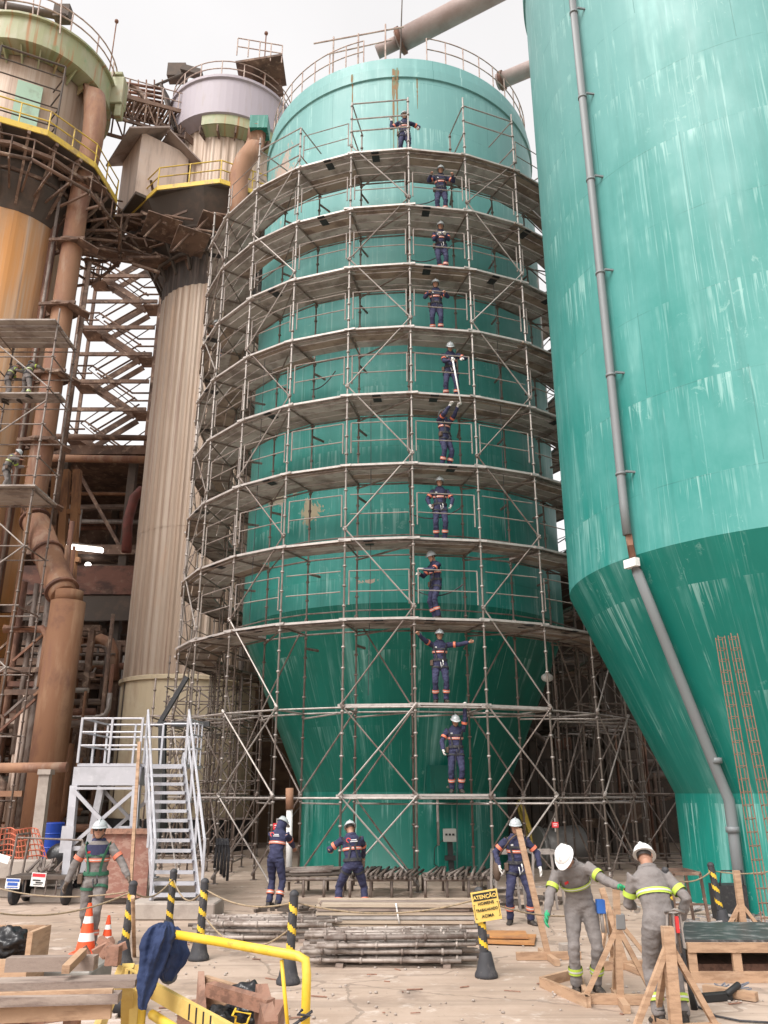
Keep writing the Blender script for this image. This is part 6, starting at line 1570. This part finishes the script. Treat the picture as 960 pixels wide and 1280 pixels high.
# timber box with black bag behind the bench
b = MB(); c = at(2, 1186, 8.6); b.box((c.x, c.y + .3, c.z + .1), (.6, .04, .12)); b.box((c.x + .30, c.y + .1, c.z), (.05, .45, .32)); b.box((c.x, c.y - .1, c.z - .12), (.6, .04, .10)); b.box((c.x, c.y + .1, (c.z - .15) / 2), (.62, .45, c.z - .15)); single(b, 'timber_crate', wood, 'open timber crate holding a black bag at left edge', 'crate')
b = MB(); b.ell((c.x - .02, c.y + .1, c.z + .02), .27, .18, .17, 14, 10)
bb = MB(); bb.v = b.v; bb.f = b.f; o_ = remesh(bb, .02, 'bin_liner', MATS['black_plastic_film'], None, wr=.05, sm=1, seed=9); tag(o_, 'shiny black bin liner stuffed in the left edge crate', 'bag')
# white pallet pieces low left
b = MB()
for i in range(4): p = ground(10 + i * 6, 1262 + i * 7, .04); b.bar(p, p + Vector((.9, .05, .02)), .08, .04)
single(b, 'pale_slats', mat('pale_slat', (0.5, 0.42, 0.37), rough=.8), 'pale wooden slats lying under the workbench', 'slats')
b = MB(); p = ground(75, 1262, .0); b.box(p + Vector((.1, .0, .2)), (.55, .7, .4)); single(b, 'metal_box', mat('dull_steel_box', (.2, .19, .17), [((.33, .3, .27), (3, 3, 3), .45, .65, .7)], rough=.6), 'dull metal box under the workbench', 'box', bevel=.015)
b = MB(); c = ground(158, 1268, 0); b.ell(c + Vector((.0, 0, .12)), .16, .22, .14, 12, 8); single(b, 'black_bucket_lid', rubber, 'black rubber lump on the ground behind the trestle', 'rubber')
# timber box with black liner, centre bottom
tb_ = root('timber_box', 'broken timber box with black liner behind the yellow rail', 'crate', ground(295, 1285))
c = ground(285, 1278, .0); zb = .42
b = MB(); b.bar(P(255, 1240, .5), P(322, 1262, .5), .05, .24); b.build('side_board', wood, tb_)
b = MB(); b.bar(P(250, 1236, .52), P(252, 1290, .45), .05, .26); b.build('side_board', wood_red, tb_)
b = MB(); b.bar(P(262, 1236, .66), P(338, 1258, .62), .09, .09); b.build('beam', wood_red, tb_)
b = MB(); b.bar(P(326, 1250, .58), P(338, 1300, .5), .09, .22); b.build('beam', wood_red, tb_)
b = MB(); b.box(P(290, 1290, .2), (.8, .5, .36)); b.build('base', wood_red, tb_)
b = MB(); b.ell(P(308, 1242, .60), .16, .09, .08, 12, 8); b.ell(P(290, 1272, .45), .22, .12, .08, 12, 8)
bb = MB(); bb.v = b.v; bb.f = b.f; o_ = remesh(bb, .016, 'bin_liner', MATS['black_plastic_film'], None, wr=.05, sm=1, seed=12); tag(o_, 'crumpled black liner lying in the broken timber box', 'bag')
b = MB(); p = P(303, 1262, .66); b.path([p + Vector((rnd.uniform(-.06, .06), rnd.uniform(-.05, .05), -i * .025)) for i in range(12)], .008, 5); b.path([p + Vector((rnd.uniform(-.06, .06), rnd.uniform(-.05, .05), -i * .025)) for i in range(12)], .008, 5)
single(b, 'yellow_chain', yellow, 'yellow and black chain hanging on the timber box', 'chain')
b = MB(); b.path([at(378, 1262, 5.45), at(372, 1268, 5.42), at(388, 1270, 5.42), at(376, 1276, 5.42), at(390, 1264, 5.45), at(366, 1282, 5.45)], .009, 5); single(b, 'chain_knot', rubber, 'dark chain knotted round the yellow frame leg', 'chain')

# ------------------------------------------------------------------ timber stands on the right
def stand(label, foot, top, w=.06, legs=True, tri=.55, yaw=0, base=True, spread=.38):
    t = root('timber_stand', label, 'timber stand', foot, 'homemade timber stands around the grey workers'); foot, top = Vector(foot), Vector(top)
    b = MB(); b.bar(foot + Vector((0, 0, .03)), top, w, w * .8); b.build('post', wood, t)
    cy_, sy_ = cos(R(yaw)), sin(R(yaw)); u, v = Vector((cy_, sy_, 0)), Vector((-sy_, cy_, 0))
    if base:
        b = MB(); b.bar(foot - u * spread + Vector((0, 0, .05)), foot + u * spread + Vector((0, 0, .05)), .07, .09); b.build('foot_board', wood, t)
        b = MB(); b.bar(foot - v * spread + Vector((0, 0, .04)), foot + v * spread + Vector((0, 0, .04)), .07, .07); b.build('foot_board', wood, t)
    if legs:
        for d in (-u, u, v):
            b = MB(); m_ = foot.lerp(top, min(.95, tri / max(.1, (top - foot).length))); b.bar(foot + d * spread * .92 + Vector((0, 0, .06)), m_, .05, .05); b.build('strut', wood, t)
    return t
f = ground(686, 1200); stand('tall leaning timber plank on a cross foot before the navy worker', f, at(648, 1036, f.y + .05), .075, legs=False, spread=.42, yaw=4)
f = ground(783, 1212); stand('slim timber stand just right of the white-helmeted worker', f, at(752, 1110, f.y + .1), .07, yaw=12, tri=.7)
f = ground(776, 1256); stand('timber stand gripped by the green glove', f, at(770, 1112, f.y - .05), .065, yaw=-6, tri=.72)
f = ground(846, 1296); stand('nearest timber stand gripped by the bowed grey worker', f, at(834, 1158, f.y), .10, yaw=8, tri=.75, spread=.42)
f = ground(931, 1170); stand('timber stand behind the black topped frame at right', f, at(920, 1088, f.y), .09, yaw=0, tri=.45, spread=.3)
b = MB(); tri = [ground(677, 1234), ground(736, 1260), ground(722, 1222)]
for i in range(3): b.bar(tri[i] + Vector((0, 0, .05)), tri[(i + 1) % 3] + Vector((0, 0, .05)), .05, .10)
single(b, 'triangle_frame', wood, 'flat triangular timber frame on the ground at the grey worker feet', 'timber frame')
b = MB(); p = ground(703, 1193); b.box(p + Vector((.12, .1, .06)), (.26, .14, .12), rz=R(10)); single(b, 'concrete_block', concrete, 'small concrete block beside the leaning plank foot', 'block', bevel=.01)
# metal counter box hanging on the gripped stand
p = at(775, 1152, 9.42); b = MB(); b.box(p, (.10, .06, .15)); single(b, 'level_case', mat('grey_case', (.18, .18, .18), rough=.5), 'small grey case fixed on the green-gloved stand', 'case', bevel=.01)
# black topped timber frame
fr0, fr1 = ground(868, 1228), ground(960, 1222)
tf = root('timber_platform', 'black topped timber platform frame at the right edge', 'platform', (fr0.x + .8, fr0.y + .5, 0))
x0, x1, y0, y1, zt = fr0.x - .05, fr0.x + 2.6, fr0.y, fr0.y + 1.35, .42
b = MB(); b.box(((x0 + x1) / 2, (y0 + y1) / 2, zt), (x1 - x0, y1 - y0, .03)); b.build('top', mat('wet_black_top', (0.05, 0.05, 0.052), [((0.28, 0.27, 0.27), (4, 9, 4), .5, .64, .7)], rough=.35), tf)
for nm, yy in (('front_rail', y0 - .03), ('rear_rail', y1 + .03)):
    b = MB(); b.bar((x0, yy, zt - .06), (x1, yy, zt - .06), .05, .10); b.build(nm, wood, tf)
    b = MB(); b.bar((x0, yy, .06), (x1, yy, .06), .06, .11); b.build(nm, wood, tf)
for i in range(6):
    x = x0 + .05 + (x1 - x0 - .1) * i / 5
    for yy in (y0 - .01, y1): b = MB(); b.bar((x, yy, .115), (x, yy, zt - .11), .10, .05); b.build('stud', wood, tf)
MB().box((x0 - .045, (y0 + y1) / 2, .22), (.03, y1 - y0 + .1, .42)).build('end_panel', black_paint, tf)
MB().box(((x0 + x1) / 2, y0 + .5, .10), (x1 - x0, .6, .1)).build('bottom_board', wood_red, tf)
b = MB(); b.bar(ground(880, 1236, .05), ground(946, 1246, .05), .09, .08); single(b, 'timber_batten', wood, 'loose timber batten in front of the black topped frame', 'timber')
b = MB(); p = ground(896, 1246, .04); b.box(p, (.34, .09, .08), rz=.3); b.tube(p + Vector((.1, 0, .02)), p + Vector((.28, .08, .1)), .035, n=8); single(b, 'power_tool', blk_t, 'dark power tool lying before the black topped frame', 'tool', bevel=.01)
b = MB(); p = ground(862, 1240, .015); b.path([ground(x, y, .015) for x, y in ((866, 1243), (872, 1258), (895, 1270), (925, 1276), (975, 1279))], .01, 6); single(b, 'power_cable', rubber, 'black power cable snaking along the ground at lower right', 'cable')
b = MB(); p = ground(868, 1262, 0); b.tube(p + Vector((0, 0, .0)), p + Vector((-.03, 0, .28)), .035, .02, n=10); b.tube(p + Vector((-.03, 0, .28)), p + Vector((-.03, 0, .36)), .012, n=8); single(b, 'grinder', blk_t, 'upright black drill standing beside the nearest stand', 'tool')
b = MB()
for i in range(26): p = ground(rnd.uniform(900, 925), rnd.uniform(1232, 1244), .03); b.bar(p, p + Vector((rnd.uniform(-.2, .2), rnd.uniform(-.12, .12), .03)), .012, .012)
single(b, 'wire_offcuts', mat('blue_grey_wire', (.16, .17, .2), rough=.6), 'tangle of cut wire before the black topped frame', 'wire')
# heater crate and debris by silo 2
b = MB(); p = ground(898, 1152); b.box(p + Vector((.3, .2, .28)), (.5, .4, .55)); b.path([p + Vector((.1, 0, .55)), p + Vector((.15, 0, .78)), p + Vector((.5, 0, .78)), p + Vector((.5, 0, .55))], .015, 6, mi=0); single(b, 'black_toolbox', black_paint, 'black upright toolbox against the pale silo base', 'toolbox', bevel=.02)
b = MB()
for i in range(46):
    p = ground(rnd.uniform(850, 955), rnd.uniform(1128, 1166), .03); b.bar(p, p + Vector((rnd.uniform(-.7, .7), rnd.uniform(-.25, .25), rnd.uniform(0, .12))), rnd.choice((.02, .04, .08)), .03)
single(b, 'debris', mat('pale_debris', (.36, .34, .33), [((.16, .14, .13), (4, 4, 4), .45, .6, .8)], rough=.8), 'pale metal and wood debris strewn at the pale silo base', 'debris', kind='stuff')
def stool(px0, px1, py0, py1, Y, label, m):
    t = root('metal_trestle', label, 'trestle', (at((px0 + px1) / 2, py1, Y).x, Y, 0)); xa, xb = at(px0, 1100, Y).x, at(px1, 1100, Y).x; zt_ = at(px0, py0, Y).z
    b = MB()
    for y in (Y, Y + .7): b.bar((xa, y, zt_), (xb, y, zt_), .04, .05)
    for x in (xa, xb): b.bar((x, Y, zt_), (x, Y + .7, zt_), .04, .05)
    b.bar((xa, Y, zt_ * .45), (xb, Y, zt_ * .45), .03, .03); b.build('frame', m, t)
    for x in (xa, xb):
        for y in (Y, Y + .7): MB().bar((x, y, zt_), (x + (-.06 if x == xa else .06), y, 0), .04, .04).build('leg', m, t)
stool(842, 876, 1092, 1150, 14.2, 'rusty metal trestle behind the black topped frame', beam_brown)
stool(622, 652, 1066, 1140, 15.6, 'pale tube trestle behind the satchel worker on the left', galv)
stool(668, 700, 1066, 1140, 15.8, 'pale tube trestle behind the satchel worker on the right', galv)
# rebar columns
reb = mat('rebar_rust', (0.22, 0.12, 0.08), [((0.18, 0.08, 0.05), (9, 9, 3), .45, .62, .7)], rough=.85)
def rebar(label, p, q, w):
    t = root('rebar_column', label, 'rebar column', (p.x, p.y, 0), 'slender rebar columns at the right edge'); d = (q - p).normalized(); x, y, _ = frame(d); L = (q - p).length
    cs = [x * a * w / 2 + y * c * w / 2 for a, c in ((-1, -1), (1, -1), (1, 1), (-1, 1))]
    for c in cs: MB().tube(p + c, q + c, .008, n=5).build('bar', reb, t)
    b = MB(); k = 0
    while k * .19 < L: o = p + d * (k * .19); [b.tube(o + cs[i], o + cs[(i + 1) % 4], .005, n=4, cap=False) for i in range(4)]; k += 1
    b.build('stirrups', reb, t)
Yr = 12.6
rebar('left rust red rebar column leaning on the pale silo', Vector((at(957, 1130, Yr).x, Yr, .0)), at(900, 796, Yr + .9), .11)
rebar('right rust red rebar column leaning on the pale silo', Vector((at(985, 1130, Yr).x, Yr, .0)), at(916, 793, Yr + .9), .11)
b = MB(); a_, b2 = at(918, 830, Yr + .6), at(903, 832, Yr + .6)
# pebbles and scraps over the yard
b = MB(); r2 = random.Random(77)
for i in range(420):
    p = ground(r2.uniform(-40, 1000), r2.uniform(1140, 1290), .0); s_ = r2.uniform(.006, .022); b.ell(p + Vector((0, 0, s_ * .5)), s_, s_ * r2.uniform(.6, 1.6), s_ * .7, 6, 4)
tag(b.build('gravel_crumbs', concrete), 'crumbs of concrete and grit scattered over the yard', 'grit', kind='stuff')
b = MB(); 
for i in range(46):
    p = ground(r2.uniform(120, 960), r2.uniform(1150, 1285), .008); b.bar(p, p + Vector((r2.uniform(-.18, .18), r2.uniform(-.1, .1), .004)), r2.uniform(.008, .03), .008)
tag(b.build('wood_chips', wood_red), 'wood splinters and chips scattered over the yard', 'splinters', kind='stuff')

bpy.data.scenes.remove(TMP)
